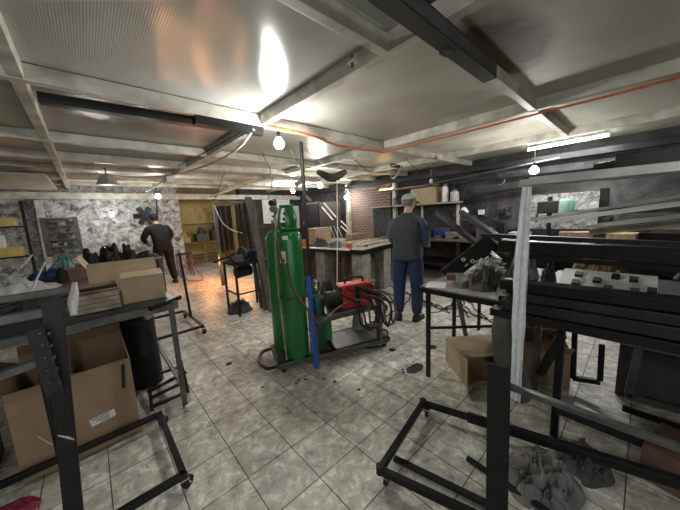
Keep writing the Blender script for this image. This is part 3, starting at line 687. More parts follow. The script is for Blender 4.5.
    part(M().rings([ring(hd+V((0, 0, -.05))-f*.03, .068, .07, -headturn), ring(hd+V((0, 0, 0))-f*.018, .085, .088, -headturn), ring(hd+V((0, 0, .04))-f*.012, .09, .096, -headturn)]), 'hair', cloth['hair'])
    capo = part(M().rings([ring(hd+V((0, 0, .022)), .093, .108, -headturn), ring(hd+V((0, 0, .055)), .095, .11, -headturn), ring(hd+V((0, 0, .09)), .082, .096, -headturn), ring(hd+V((0, 0, .112)), .05, .06, -headturn), ring(hd+V((0, 0, .118)), .015, .02, -headturn)]), 'cap', cloth['cap'], sub=1)
    if cloth.get('brim'):
        c0 = hd+V((0, 0, .03))+f*.085
        br = M().sheet(lambda u, v: c0+sd*((u-.5)*.15*(1-.35*v*v))+f*(v*.085)+V((0, 0, -.02*v-.05*(u-.5)**2)), 8, 5, .005); b_ = br.build('cap_brim', cloth['cap'], capo, local=True, smooth=True)
    return t
J1 = dict(pelvis=(0, 0, .94), waist=(0, .0, 1.10), chest=(0, .02, 1.29), collar=(0, .03, 1.44), neck=(0, .05, 1.49), jaw=(.015, .09, 1.54), head=(.02, .10, 1.615), crown=(.02, .085, 1.68),
          shr=(.185, .02, 1.375), elr=(.235, .05, 1.10), wrr=(.22, .29, 1.06), shl=(-.185, .02, 1.375), ell=(-.23, .06, 1.10), wrl=(-.12, .29, 1.05),
          hipr=(.10, 0, .88), knr=(.125, .03, .48), anr=(.125, -.01, .09), tor=(.17, .13, .035), hipl=(-.10, 0, .88), knl=(-.12, .02, .48), anl=(-.12, -.03, .09), tol=(-.15, .11, .035))
hv = math.atan2(2.11, 3.22)
pm = A(408, 319, z=0)
person('person', 'man in grey cap, dark vest and blue jeans standing with his back turned', (pm.x, pm.y, 0), hv-math.pi/2-.18, J1,
       dict(torso='vest', torso_name='vest', sleeve='denimshirt', legs='jeans', cap='cap', hair='hair', hem=-.10, brim=True), headturn=.75)
J2 = dict(pelvis=(0, -.03, .93), waist=(0, .0, 1.07), chest=(0, .09, 1.24), collar=(0, .13, 1.36), neck=(0, .16, 1.41), jaw=(0, .22, 1.44), head=(0, .24, 1.51), crown=(0, .235, 1.58),
          shr=(.20, .1, 1.30), elr=(.30, .16, 1.06), wrr=(.16, .36, .98), shl=(-.20, .1, 1.30), ell=(-.31, .16, 1.06), wrl=(-.16, .37, .98),
          hipr=(.10, -.02, .87), knr=(.14, .05, .48), anr=(.17, -.02, .09), tor=(.2, .12, .035), hipl=(-.10, -.02, .87), knl=(-.13, .05, .48), anl=(-.16, -.03, .09), tol=(-.18, .11, .035))
pm = A(168, 284, z=0)
person('person', 'worker all in black with black cap bending forward at the white stone wall', (pm.x, pm.y, 0), .25, J2,
       dict(torso='blackcloth', torso_name='jacket', sleeve='blackcloth', legs='blackcloth', cap='blackcloth', hair='blackcloth', hem=-.16), sc_=1.06)
# red hoses beside him
S(M().tube(wiggle([(1.85, 8.3, .5), (1.8, 8.15, .2), (1.72, 7.8, .03), (1.85, 7.4, .03), (2.05, 7.6, .03), (2.0, 8.1, .3), (2.02, 8.4, .55)], 40), .012, 8), 'red_hose', 'red', 'red hose curling on the floor behind the worker in black', 'hose', smooth=True)
t = T('tool_stand', 'small steel stand behind the worker in black by the end of the stone wall', 'stand', (1.85, 8.5, 0))
M().span((1.7, 8.35, .6), (2.05, 8.65, .64)).build('stand_top', 'black2', t)
for x, y in ((1.72, 8.37), (2.03, 8.37), (1.72, 8.63), (2.03, 8.63)): M().bar((x, y, 0), (x, y, .6), .03, .03).build('leg', 'raw', t)

# ---------------------------------------------------------------- grinder stand and leaning things
g = (1.85, 4.35)
t = T('grinder_stand', 'thin legged black steel stand with grinder and vise clutter beside the green cylinders', 'stand', (g[0], g[1], 0))
M().span((1.55, 4.10, .80), (2.12, 4.62, .83)).build('stand_top', 'black2', t)
for x, y in ((1.58, 4.13), (2.09, 4.13), (1.58, 4.59), (2.09, 4.59)): M().bar((x, y, 0), (x, y, .8), .03, .03).build('leg', 'black', t)
M().bar((1.58, 4.13, .35), (2.09, 4.13, .35), .02, .02).build('stretcher', 'black', t); M().bar((1.58, 4.59, .35), (1.58, 4.13, .35), .02, .02).build('stretcher', 'black', t)
t = T('bench_grinder', 'black bench grinder standing on the thin legged stand', 'grinder', (1.95, 4.35, .83))
M().cyl((1.82, 4.3, .96), (2.06, 4.38, .96), .07).build('motor', 'rubber', t, smooth=True); M().span((1.88, 4.28, .83), (2.0, 4.42, .92)).build('foot', 'black2', t)
M().cyl((1.76, 4.28, .96), (1.79, 4.29, .96), .1).build('wheel', 'raw', t, smooth=True); M().cyl((2.09, 4.39, .96), (2.12, 4.40, .96), .1).build('wheel', 'black2', t, smooth=True)
t = T('bench_vise', 'dark vise at the near left corner of the thin legged stand', 'vise', (1.62, 4.2, .83))
M().span((1.57, 4.12, .83), (1.70, 4.28, .90)).build('vise_body', 'black2', t, bevel=.01); M().span((1.57, 4.08, .88), (1.70, 4.12, .97)).build('vise_jaw', 'raw', t); M().cyl((1.63, 4.0, .88), (1.63, 4.1, .88), .015).build('screw', 'raw', t)
M().bar((1.55, 4.02, .88), (1.71, 4.02, .88), .012, .012).build('handle', 'raw', t)
S(M().bar(A(214, 262, z=.846), A(246, 250, z=.846), .03, .03), 'steel_bar', 'black', 'black bar lying across the stand towards the left', 'bar')
carton('orange_box', 'small pale orange box on the bench behind the grinder', 2.02, 4.52, .83, .12, .08, .16, 0, 'orange', (), False)['category'] = 'box'
S(heap(1.68, 4.4, .0, .4, .4, .22, 37), 'scrap_pile', 'ragdark', 'dark scrap heap on the floor under the thin legged stand', 'scrap', smooth=True)
for k in range(6):
    an = k*.9; x = 1.75+.14*math.cos(an); y = 4.3+.13*math.sin(an)
    S(M().bar((x-.05, y, .842), (x+.06, y+.04*math.cos(k), .85), .03, .022), 'hand_tool', ('raw', 'hose', 'rubber')[k % 3], 'small hand tool lying on the thin legged stand', 'tool', group='hand tools on the grinder stand')
# leaning grey angle profiles
for k, (x0, y0, x1, y1, Y0, lab) in enumerate(((272, 312, 248, 197, 3.95, 'wide grey-olive angle profile leaning upright behind the green cylinders'), (266, 310, 252, 200, 4.1, 'narrow grey profile leaning beside the wide one'), (262, 308, 243, 203, 4.25, 'dark grey profile leaning left of the other two'))):
    p = A(x0, y0, z=0); q = A(x1, y1, Y=Y0+.1)
    mb = M(); mb.bar(p, q, .10-.02*k, .012, up=(0, 1, 0)); mb.bar(p+V((.05-.01*k, .03, 0)), q+V((.05-.01*k, .03, 0)), .012, .07, up=(0, 1, 0))
    S(mb, 'leaning_profile', 'ragolive' if k < 2 else 'raw', lab, 'profile', loc=p, group='profiles leaning behind the cylinders')
# hanging tarpaulins
def drape(x0, y0, x1, y1, YY, seed, waves=5, amp=.05):
    a = A(x0, y0, Y=YY); b = A(x1, y1, Y=YY)
    return M().sheet(lambda u, v: V((a.x+(b.x-a.x)*u, YY+amp*math.sin(u*waves*6.28+seed)*(1-.3*v)+.02*noise.noise(V((u*5, v*4, seed))), b.z+(a.z-b.z)*v)), 40, 10, .006)
S(drape(216, 206, 236, 250, 6.4, 1, 3), 'tarpaulin', 'curtain', 'dark tarpaulin hanging on a frame, left one of two by the alcove', 'tarpaulin', smooth=True)
S(drape(235, 204, 250, 250, 6.2, 2, 3), 'tarpaulin', 'curtain', 'dark tarpaulin hanging on a frame, right one of two nearest the leaning profiles', 'tarpaulin', smooth=True)
t = T('tarpaulin_rack', 'rusty steel frame carrying the dark tarpaulins by the alcove', 'frame', (2.6, 6.4, 0))
a = A(214, 203, Y=6.45); M().bar((a.x, 6.45, 0), (a.x, 6.45, a.z), .06, .06).build('post', 'raw', t)
b = A(252, 202, Y=6.3); M().bar((b.x, 6.3, 0), (b.x, 6.3, b.z), .06, .06).build('post', 'raw', t); M().bar((a.x, 6.45, a.z), (b.x, 6.3, b.z), .05, .05).build('top_rail', 'raw', t)
S(M().tube(wiggle([A(214, 205, Y=6.3), A(222, 222, Y=6.2), A(232, 230, Y=6.2), A(242, 233, Y=6.2)], 20), .012, 6), 'hanging_cable', 'cable', 'pale cable drooping in front of the dark tarpaulin', 'cable', smooth=True)
S(M().bar(A(206, 199, z=2.2), A(248, 183, z=2.3), .05, .05), 'ceiling_brace', 'white', 'pale slanted brace under the ceiling above the tarpaulins', 'brace')
# white bright sheet in far corner
p = A(262, 199, Y=9.26); q = A(291, 222, Y=9.26); p.x = max(p.x, 3.96)
S(M().span((p.x, 9.26, q.z), (q.x, 9.299, p.z)), 'white_board', 'whitec', 'bright white board in the far corner above the green cylinders', 'board')
p = A(290, 206, Y=9.26); q = A(301, 228, Y=9.26)
S(M().span((p.x, 9.27, q.z), (q.x, 9.3, p.z)), 'notice_sheet', 'whitec', 'pale notice sheet hanging right of the cylinder tops', 'sheet')

# ---------------------------------------------------------------- gas cylinder trolley
t = T('cylinder_trolley', 'low grey steel trolley carrying green gas cylinders and welders', 'trolley', (1.7, 2.25, 0))
p00 = V((1.18, 2.42, 0)); ux = (A(385, 342, z=.1)-A(285, 367, z=.1)); ux.z = 0; ux.normalize(); uy = V((-ux.y, ux.x, 0)); org = A(283, 366, z=.09); org.z = 0
def tl(a, b, z): return org+ux*a+uy*b+V((0, 0, z))
LEN = 1.2; WID = .46
mb = M(); 
for e in (.02, WID-.02): mb.bar(tl(-.05, e, .09), tl(LEN, e, .09), .04, .05)
for e in (-.03, LEN*.45, LEN-.02): mb.bar(tl(e, 0, .09), tl(e, WID, .09), .04, .05)
mb.build('base_frame', 'raw', t, bevel=.003)
mb = M(); c = tl(LEN*.5-.02, WID*.5, .11); mb.box(c, (LEN*.98, WID*.96, .01), rz=math.atan2(ux.y, ux.x)); mb.build('deck', 'raw', t)
for a_, b_ in ((.0, .03), (.0, WID-.03), (LEN-.06, .03), (LEN-.06, WID-.03)): p = tl(a_, b_, 0); caster(t, p.x, p.y, .065, .3, .03)
pc = [tl(.17, .12, .115), tl(.10, .37, .115)]
mb = M(); c0 = tl(-.18, .3, .03); mb.tube(wiggle([tl(-.02, .06, .07), tl(-.14, .10, .05), tl(-.20, .28, .05), tl(-.14, .46, .05), tl(-.02, WID, .07)], 20), .018, 8); mb.build('bumper_hoop', 'black', t, smooth=True)
rail = M().bar(tl(.36, .02, .46), tl(LEN-.1, .02, .50), .05, .05); rail.build('upper_rail', 'raw', t, bevel=.003)
M().bar(tl(LEN-.12, .02, .1), tl(LEN-.12, .02, .5), .05, .05).build('post', 'raw', t); M().bar(tl(.35, .02, .1), tl(.35, .02, .42), .04, .04).build('post', 'raw', t)
M().box(tl(.75, .23, .492), (.8, .4, .012), rz=math.atan2(ux.y, ux.x)).build('upper_deck', 'raw', t)
bl = T('blue_bar', 'blue painted steel flat bar leaning upright on the trolley beside the small cylinder', 'bar', tl(.32, -.04, 0))
bb = tl(.32, -.04, .0); M().bar(bb, A(308, 276, X=bb.x-.01), .045, .012, up=(1, 1, 0)).build('bar_body', 'blue', bl)
def cylinder(base, h, r, lab, m, hose=False):
    o = T('gas_cylinder', lab, 'gas cylinder', base, 'gas cylinders on the trolley'); x, y, z = base
    pr = [(r*.92, 0), (r, .02), (r, h*.80)]
    for k in range(1, 7): a = k/6*math.pi/2*.93; pr.append((r*math.cos(a), h*.80+.11*r/.115*math.sin(a)))
    hh = pr[-1][1]; pr += [(r*.32, hh+.0), (r*.32, hh+.03)]
    M().lathe(base, pr, 28).build('cylinder_body', m, o, smooth=True)
    v = M(); v.cyl((x, y, z+hh+.03), (x, y, z+hh+.12), .018); v.cyl((x-.05, y-.02, z+hh+.08), (x+.05, y+.02, z+hh+.08), .014); v.lathe((x, y, z+hh+.12), [(.03, 0), (.034, .01), (.03, .025)], 12)
    v.build('valve', 'chrome', o, smooth=True)
    return o, hh
g1, hh = cylinder(pc[0], 1.46, .125, 'tall green gas cylinder nearest, with guard collar and white labels', 'green')
b = pc[0]; zc = b.z+hh
gd = M()
for a0 in (0.5, 2.6, 4.7):   # open valve guard with three windows
    n_ = 7; 
    for zz0, zz1, r0, r1, w in ((.0, .20, .085, .06, .55),):
        def fn(u, v, a0=a0): 
            a = a0-.72+1.44*u; r_ = .08+.03*math.sin(v*2.8)-.03*v; return b+V((r_*math.cos(a), r_*math.sin(a), hh-.02+.22*v))
        gd.sheet(fn, 8, 5, .008)
gd.tube([b+V((.056*math.cos(a), .056*math.sin(a), hh+.2)) for a in [k*2*math.pi/20 for k in range(21)]], .014, 8)
gd.tube([b+V((.085*math.cos(a), .085*math.sin(a), hh-.01)) for a in [k*2*math.pi/20 for k in range(21)]], .014, 8)
gd.build('valve_guard', 'green', g1, smooth=True)
vd = (OC-b); vd.z = 0; vd.normalize(); sdv = V((vd.y, -vd.x, 0))   # towards the room's front
def cyl_label(o, b, ang, zc_, w, h, r, m, nm='label'):
    d0 = math.atan2(vd.y, vd.x)
    M().sheet(lambda u, v: b+V((math.cos(d0+ang+(u-.5)*w/r)*(r+.004), math.sin(d0+ang+(u-.5)*w/r)*(r+.004), zc_+(v-.5)*h)), 8, 2, .003).build(nm, m, o, smooth=True)
cyl_label(g1, b, -.55, 1.02, .06, .11, .125, 'whitec', 'white_label'); cyl_label(g1, b, -.52, .99, .03, .03, .128, 'rubber', 'printed_mark'); cyl_label(g1, b, -.25, 1.2, .05, .035, .125, 'whitec', 'white_sticker')
g2, _ = cylinder(pc[1], 1.44, .12, 'tall green gas cylinder standing behind the nearest one', 'green')
# regulator and chain
t = T('gas_regulator', 'brass and steel gas regulator fixed on the rear green cylinder', 'regulator', pc[1]+V((0, 0, 1.4)))
r0 = pc[1]+V((-.02, -.05, 1.47)); M().cyl(r0, r0+V((-.05, -.04, 0)), .035).build('gauge', 'chrome', t, smooth=True); M().cyl(r0+V((.02, .06, .06)), r0+V((-.03, .02, .06)), .03).build('gauge', 'black2', t, smooth=True)
M().cyl(r0+V((.03, .05, -.09)), r0+V((.03, .05, .1)), .02).build('regulator_body', 'raw', t, smooth=True)
ch = M()
for k in range(46):
    u = k/45; a = -2.6+u*4.6; c = tl(.03, .2, .66)+V((math.cos(a)*.16, math.sin(a)*.26, -.03*math.sin(u*3.14)))
    d0 = math.atan2(vd.y, vd.x)
    c = b+V((math.cos(d0-1.7+u*3.4)*.137, math.sin(d0-1.7+u*3.4)*.137, .66-.05*math.sin(u*3.14)))
    tn_ = V((-math.sin(d0-1.7+u*3.4), math.cos(d0-1.7+u*3.4), 0)); ch.bar(c-tn_*.013, c+tn_*.013, .022 if k % 2 else .006, .006 if k % 2 else .022)
S(ch, 'steel_chain', 'raw', 'steel chain wrapped around the nearest green cylinder', 'chain')
S(M().tube(wiggle([r0+V((0, 0, .02)), b+vd*.15+sdv*.09+V((0, 0, 1.1)), b+vd*.175+sdv*.02+V((0, 0, .82)), b+vd*.19-sdv*.07+V((0, 0, .62)), tl(.36, -.10, .50), tl(.55, -.03, .56), tl(.7, .02, .60)], 50), .011, 8), 'gas_hose', 'hose', 'brown rubber hose looping down across the green cylinder to the trolley', 'hose', smooth=True)
S(M().tube(wiggle([r0, b+vd*.11+sdv*.13+V((0, 0, 1.0)), b+vd*.12+sdv*.12+V((0, 0, .4)), b+vd*.14+sdv*.10+V((0, 0, .02))], 30), .006, 8), 'gas_hose', 'straw', 'thin yellowish hose hanging straight beside the green cylinder', 'hose', smooth=True)
sb = tl(.42, .13, .115)
s1, sh_ = cylinder(sb, .66, .07, 'small dark teal gas cylinder standing behind the blue bar', 'teal')
M().tube([sb+V((.045*math.cos(a), 0, sh_+.03+.12*math.sin(a))) for a in [k*math.pi/12 for k in range(13)]], .01, 8).build('carry_handle', 'raw', s1, smooth=True)
# welders
rzt = math.atan2(ux.y, ux.x)
def welder(lab, a_, b_, z, w, d, h, m):
    p = tl(a_, b_, z); o = T('welding_machine', lab, 'welder', p, 'welding machines on the trolley', rzt)
    M().box((0, 0, h/2), (w, d, h)).build('casing', m, o, local=True, bevel=.012)
    M().box((-w/2-.008, 0, h/2), (.02, d*.92, h*.9)).build('front_panel', 'black2', o, local=True, bevel=.004)
    M().box((0, -d/2-.002, h*.5), (w*.16, .006, h*.62)).build('side_stripe', 'rubber', o, local=True)
    M().tube(wiggle([(-w*.3, 0, h), (-w*.25, 0, h+.05), (w*.25, 0, h+.05), (w*.3, 0, h)], 12), .012, 8).build('carry_handle', 'rubber', o, local=True, smooth=True)
    for k in (-1, 1): M().cyl((-w/2-.035, k*d*.25, h*.3), (-w/2-.01, k*d*.25, h*.3), .015).build('socket', 'chrome', o, local=True)
    return o
welder('red welding machine with black stripes on the trolley upper deck', .86, .17, .50, .36, .17, .26, 'red')
welder('bright green welding machine low on the trolley behind the small cylinder', .50, .33, .118, .2, .2, .36, 'greenbox')
t = T('wire_feeder', 'black cylindrical motor on the trolley left of the red welding machine', 'motor', tl(.58, .15, .498))
M().cyl(tl(.52, .15, .62), tl(.68, .15, .62), .085).build('drum', 'rubber', t, smooth=True); M().box(tl(.6, .15, .52), (.12, .12, .05), rz=rzt).build('foot', 'black2', t)
for k in range(7):
    sd_ = k*1.7; pts = [tl(.62+.05*k, -.02, .72-.03*(k % 3)), tl(.75+.06*k, -.10, .60), tl(.80+.06*k, -.12, .38-.03*(k % 2)), tl(.95+.05*k, -.06-.02*(k % 3), .30+.05*(k % 4)), tl(1.05+.03*k, .0, .52+.04*(k % 3)), tl(1.0-.05*k, .05, .74)]
    S(M().tube(wiggle(pts, 40, .03, sd_), .011, 6), 'welding_cable', ('rubber', 'rubber', 'hose')[k % 3], 'welding cable in the tangle hanging off the trolley by the red machine', 'cable', group='welding cables on the trolley', smooth=True)
for k, (x0, y0, x1, y1, x2, y2, x3, y3, lab) in enumerate(((352, 330, 385, 330, 384, 345, 358, 348, 'black cable looping on the tiles at the end of the trolley'), (375, 288, 400, 300, 385, 318, 372, 322, 'dark cable lying on the floor between trolley and man'), (365, 280, 390, 286, 410, 295, 398, 312, 'long dark cable on the floor running to the man'))):
    S(M().tube(wiggle([A(x0, y0, z=.012), A(x1, y1, z=.012), A(x2, y2, z=.012), A(x3, y3, z=.012)], 40, .02, k), .010, 6), 'floor_cable', 'rubber', lab, 'cable', smooth=True)
# leaning bundle of grey cloth at end of trolley
S(M().tube([A(356, 300, X=2.32), A(358, 320, X=2.3), A(358, 338, X=2.28), A(360, 347, X=2.28)], [.03, .07, .085, .05], 12), 'cloth_roll', 'rag', 'grey cloth hanging at the right end of the trolley', 'cloth', smooth=True)
# dark pole to the ceiling with clamps
pb = A(313, 328, z=0); pt = V((pb.x, pb.y, 2.4))
t = T('steel_pole', 'dark steel pole rising from floor to ceiling behind the trolley', 'pole', (pb.x, pb.y, 0))
M().cyl((pb.x, pb.y, 0), (pb.x, pb.y, 2.4), .022).build('pole_body', 'black2', t, smooth=True); M().box((pb.x, pb.y, .005), (.14, .14, .01)).build('base_plate', 'black2', t)
for zz, a_ in ((1.75, .3), (1.45, 1.2), (1.95, 2.0)): M().bar((pb.x, pb.y, zz), (pb.x+.12*math.cos(a_), pb.y+.12*math.sin(a_), zz-.06), .03, .05).build('clamp', 'raw', t)
t = T('cable_bundle', 'dark bundle tied under the ceiling beside the pole top', 'bundle', A(334, 176, z=2.15))
M().tube(wiggle([A(318, 172, z=2.2), A(332, 178, z=2.12), A(345, 172, z=2.16)], 12), [.04+.03*math.sin(k/12*3.14) for k in range(13)], 10).build('bundle_body', 'ragdark', t, smooth=True)
S(M().tube([A(337, 180, X=2.9), A(337.5, 230, X=2.9), A(337, 285, X=2.9)], .008, 6), 'hanging_rope', 'cable', 'pale rope hanging straight down in front of the cluttered table', 'rope')


t = T('tool_motor', 'dark electric motor hung below the top of the thin legged stand', 'motor', (1.8, 4.3, .5))
M().cyl((1.66, 4.3, .66), (1.9, 4.36, .66), .09).build('motor_body', 'rubber', t, smooth=True); M().span((1.72, 4.26, .72), (1.86, 4.4, .80)).build('mount', 'black2', t); M().cyl((1.64, 4.29, .66), (1.66, 4.3, .66), .05).build('pulley', 'raw', t, smooth=True)
t = T('angle_grinder', 'grey angle grinder lying on the thin legged stand behind the vise', 'grinder', (1.72, 4.45, .83))
M().cyl((1.64, 4.42, .87), (1.86, 4.5, .87), .032).build('grinder_body', 'profile', t, smooth=True); M().cyl((1.63, 4.42, .83), (1.63, 4.42, .88), .05).build('disc_guard', 'raw', t, smooth=True); M().cyl((1.66, 4.46, .88), (1.63, 4.55, .90), .014).build('side_handle', 'rubber', t, smooth=True)
for k in range(5):
    x0 = 400+k*9; S(M().tube(wiggle([A(x0, 292+3*k, z=.012), A(x0+22, 300+k*4, z=.012), A(x0+30, 312-k*3, z=.012), A(x0+55, 306+k*4, z=.012), A(x0+70, 318, z=.012)], 40, .05, k*3), .008, 6), 'floor_cable', 'rubber', 'dark cable in the tangle on the floor between the man and the steel table', 'cable', group='cables tangled on the floor by the man', smooth=True)
for k, (x0, y0, x1, y1, x2, y2, zz, mm, lab) in enumerate(((225, 172, 218, 190, 213, 205, 2.2, 'rubber', 'dark thin wire hanging near the tarpaulin frame'), (262, 152, 272, 178, 268, 200, 2.1, 'raw', 'grey wire hanging from the ceiling above the leaning profiles'), (352, 158, 372, 172, 396, 163, 2.3, 'rubber', 'black wire sagging under the bright ceiling behind the pole'), (405, 158, 420, 170, 440, 162, 2.38, 'rubber', 'black wire sagging under the ceiling above the man'), (290, 150, 300, 168, 312, 160, 2.3, 'cable', 'pale wire looping from the ceiling to the pole top'))):
    S(M().tube(wiggle([A(x0, y0, z=2.4), A(x1, y1, z=zz), A(x2, y2, z=2.4 if k > 1 else zz-.2)], 20, .02, k), .006, 6), 'hanging_wire', mm, lab, 'wire')
S(M().span(V(A(396, 166, z=2.36))-V((.15, .03, .03)), V(A(396, 166, z=2.36))+V((.15, .03, .03))), 'ceiling_clamp', 'black2', 'black clamp bar under the ceiling near the man', 'clamp')
# ---------------------------------------------------------------- middle table
RZ = math.radians(9); mo = V((3.4, 3.2, 0)); mx = V((math.cos(RZ), math.sin(RZ), 0)); my = V((-math.sin(RZ), math.cos(RZ), 0))
def tm(a_, b_, z): return mo+mx*a_+my*b_+V((0, 0, z))
t = T('welding_table', 'wide cluttered work table on block piers in the middle of the workshop', 'table', tm(1, 1, 0))
M().box(tm(.85, 1.1, .86), (1.8, 2.3, .03), rz=RZ).build('table_top', 'plank', t)
mb = M(); mb.bar(tm(-.06, -.04, .85), tm(-.06, 2.3, .85), .03, .07); mb.build('edge_angle', 'black', t); M().bar(tm(-.06, -.05, .85), tm(1.75, -.05, .85), .03, .07).build('edge_angle', 'black', t)
M().bar(tm(-.09, .2, .885), tm(-.09, 2.2, .885), .05, .02).build('white_strip', 'whitec', t)
for a_, b_ in ((.15, .12), (.9, .12), (1.55, .12), (.15, 1.0), (.15, 2.0)): M().box(tm(a_, b_, .42), (.28, .22, .82), rz=RZ).build('block_pier', 'conc', t, bevel=.008)
M().box(tm(.9, .5, .45), (1.6, .03, .75), rz=RZ).build('back_panel', 'brown', t); M().box(tm(.3, 1.1, .45), (.03, 1.9, .75), rz=RZ).build('back_panel', 'brown', t)
for k in range(4): S(M().box(tm(1.05, .35+.3*k, .89), (1.25, .2, .03), rz=RZ+.05*(k-1)), 'table_plank', 'plank', 'pale plank lying on the middle table towards the man', 'plank', group='planks on the middle table')
p = tm(.55, 1.5, .876); carton('carton_box', 'brown carton standing on the middle table beneath slanted white rods', p.x, p.y, p.z, .5, .3, .35, RZ, 'card2', (), False)
p = tm(1.35, 1.1, .91); carton('carton_box', 'low orange-brown carton on the middle table planks', p.x, p.y, p.z, .46, .2, .12, RZ, 'wood', (), False)
p = tm(.12, .35, .876); carton('brick_block', 'small red-orange block at the front of the middle table', p.x, p.y, p.z, .1, .08, .1, RZ+.4, 'orange', (), False)['category'] = 'block'
p = tm(.1, 1.5, .876); carton('brick_block', 'small orange block behind the pole on the middle table', p.x, p.y, p.z, .1, .1, .14, RZ+.2, 'orange', (), False)['category'] = 'block'
for k, (a_, b_, w, h, mm, lab) in enumerate(((.2, .75, .3, .14, 'rag', 'grey rag heap on the front of the middle table'), (.25, 1.15, .3, .2, 'ragdark', 'dark rag heap on the middle table behind the grey one'), (.5, .5, .25, .08, 'film', 'small bunch of film on the middle table'))):
    p = tm(a_, b_, 0); S(heap(p.x, p.y, .876, w, w, h, 20+k), 'rag_heap', mm, lab, 'rag', smooth=True)
for k in range(3):
    p = tm(.45+.12*k, .9, .88); S(M().bar(p, p+V((.05, .25, .38)), .012, .012), 'steel_rod', 'alu', 'upright thin rod standing in the clutter of the middle table', 'rod', group='thin rods on the middle table')
for k in range(9):
    a_, b_ = random.uniform(.1, .55), random.uniform(.15, 2.0); p = tm(a_, b_, .877); an = random.uniform(0, 3.1)
    S(M().bar(p+V((0, 0, .01)), p+V((.16*math.cos(an), .16*math.sin(an), .012)), .025, .02), 'hand_tool', ('raw', 'rubber', 'chrome')[k % 3], 'small hand tool lying in the clutter on the middle table', 'tool', group='hand tools on the middle table')
for k in range(5):
    b_ = .3+.35*k; p = tm(-.02+.10*(k % 2), b_, .0); S(heap(p.x-.25, p.y, 0, .3, .3, .25+.1*(k % 3), 90+k, 16), 'scrap_bag', 'ragdark' if k % 2 else 'bag', 'dark sack of scrap on the floor against the middle table piers', 'sack', group='scrap sacks under the middle table', smooth=True)
# white frame beyond
t = T('white_stand', 'thin white pipe stand behind the low carton on the middle table', 'stand', A(347, 232, X=5.35))
a = A(347, 234, X=5.35); b = A(346, 191, X=5.35); M().cyl((a.x, a.y, .0), b, .02).build('upright', 'white', t, smooth=True); M().cyl(b, A(376, 188, X=5.4), .02).build('arm', 'white', t, smooth=True)
for k, (x0, y0, x1, y1) in enumerate(((324, 203, 336, 217), (322, 207, 333, 220), (341, 221, 348, 228), (341, 226, 347, 232))):
    xr = 5.25 if k < 2 else 5.33; S(M().bar(A(x0, y0, X=xr), A(x1, y1, X=xr), .035, .02), 'white_rod', 'whitec', ('upper white rod of the slanted pair behind the pole', 'lower white rod of the slanted pair behind the pole', 'upper short white rod beside the thin pipe stand', 'lower short white rod beside the thin pipe stand')[k], 'rod')
t = T('dark_cabinet', 'dark tall cabinet behind the middle table left of the brick wall', 'cabinet', (5.9, 7.2, 0))
M().span((5.3, 6.7, 0), (6.2, 7.6, 1.9)).build('cabinet_body', 'darkpanel', t); M().span((5.27, 6.72, .1), (5.3, 7.14, 1.85)).build('cabinet_door', 'black2', t); M().span((5.27, 7.16, .1), (5.3, 7.58, 1.85)).build('cabinet_door', 'black2', t)
# grey curtains by the shelf
mb = M().sheet(lambda u, v: V((6.12+.04*math.sin(u*44), 4.62-.0+u*.0+(5.25-4.62)*(u), .4+v*1.2)), 50, 8, .006)
S(mb, 'grey_curtain', 'curtgrey', 'blue grey curtain hanging left of the man by the wall shelf', 'curtain', smooth=True)
# ---------------------------------------------------------------- right wall furniture
t = T('storage_rack', 'wooden wall shelf with carton and jars behind the man', 'shelf', (6.0, 3.9, 1.6))
M().span((5.85, 2.75, 1.62), (6.28, 5.1, 1.66)).build('shelf_board', 'plank', t)
for y in (2.85, 3.75, 5.0): M().bar((6.24, y, .0), (6.24, y, 1.62), .05, .05).build('shelf_post', 'white' if y < 5 else 'raw', t)
M().span((5.95, 3.3, 2.05), (6.28, 5.0, 2.08)).build('shelf_board', 'plank', t)
carton('carton_box', 'brown carton on the wall shelf beneath the unlit bulb', 6.05, 3.55, 1.66, .3, .62, .36, 0, 'card2', (), False)
for (y, r, h, mm, lab) in ((3.05, .07, .4, 'whitec', 'tall white canister beside the carton on the wall shelf'), (2.83, .09, .25, 'film', 'short grey jar at the end of the wall shelf'), (4.4, .06, .2, 'rag', 'grey can on the wall shelf behind the man')):
    o = T('storage_jar', lab, 'jar', (6.02, y, 1.66)); M().lathe((6.02, y, 1.66), [(r, 0), (r, h*.8), (r*.6, h*.88)], 16).build('jar_body', mm, o, smooth=True); M().cyl((6.02, y, 1.66+h*.88), (6.02, y, 1.66+h), r*.65).build('jar_lid', 'raw', o, smooth=True)
t = T('tool_bench', 'long dark workbench along the right wall covered with tools', 'bench', (5.7, 1.8, 0))
M().span((5.25, -1.5, .86), (6.2, 4.4, .90)).build('bench_top', 'brown', t)
for y in (-1.4, .5, 2.4, 4.3): M().bar((5.3, y, 0), (5.3, y, .86), .07, .07).build('leg', 'black2', t)
M().span((5.3, -1.4, .35), (6.1, 4.3, .38)).build('lower_shelf', 'black2', t)
M().span((6.1, -1.5, .9), (6.2, 4.4, 1.06)).build('back_ledge', 'black2', t)
items = [(3.9, .2, .25, 'whitec'), (3.55, .25, .18, 'card2'), (3.2, .25, .15, 'bag'), (2.9, .2, .2, 'ragblue'), (2.6, .3, .12, 'rag'), (2.3, .15, .3, 'black2'), (2.05, .2, .22, 'raw'), (1.75, .14, .32, 'black2'), (1.45, .3, .14, 'film'), (.7, .4, .16, 'wood'), (.2, .35, .15, 'straw'), (-.3, .4, .22, 'ragdark'), (-.8, .3, .2, 'film')]
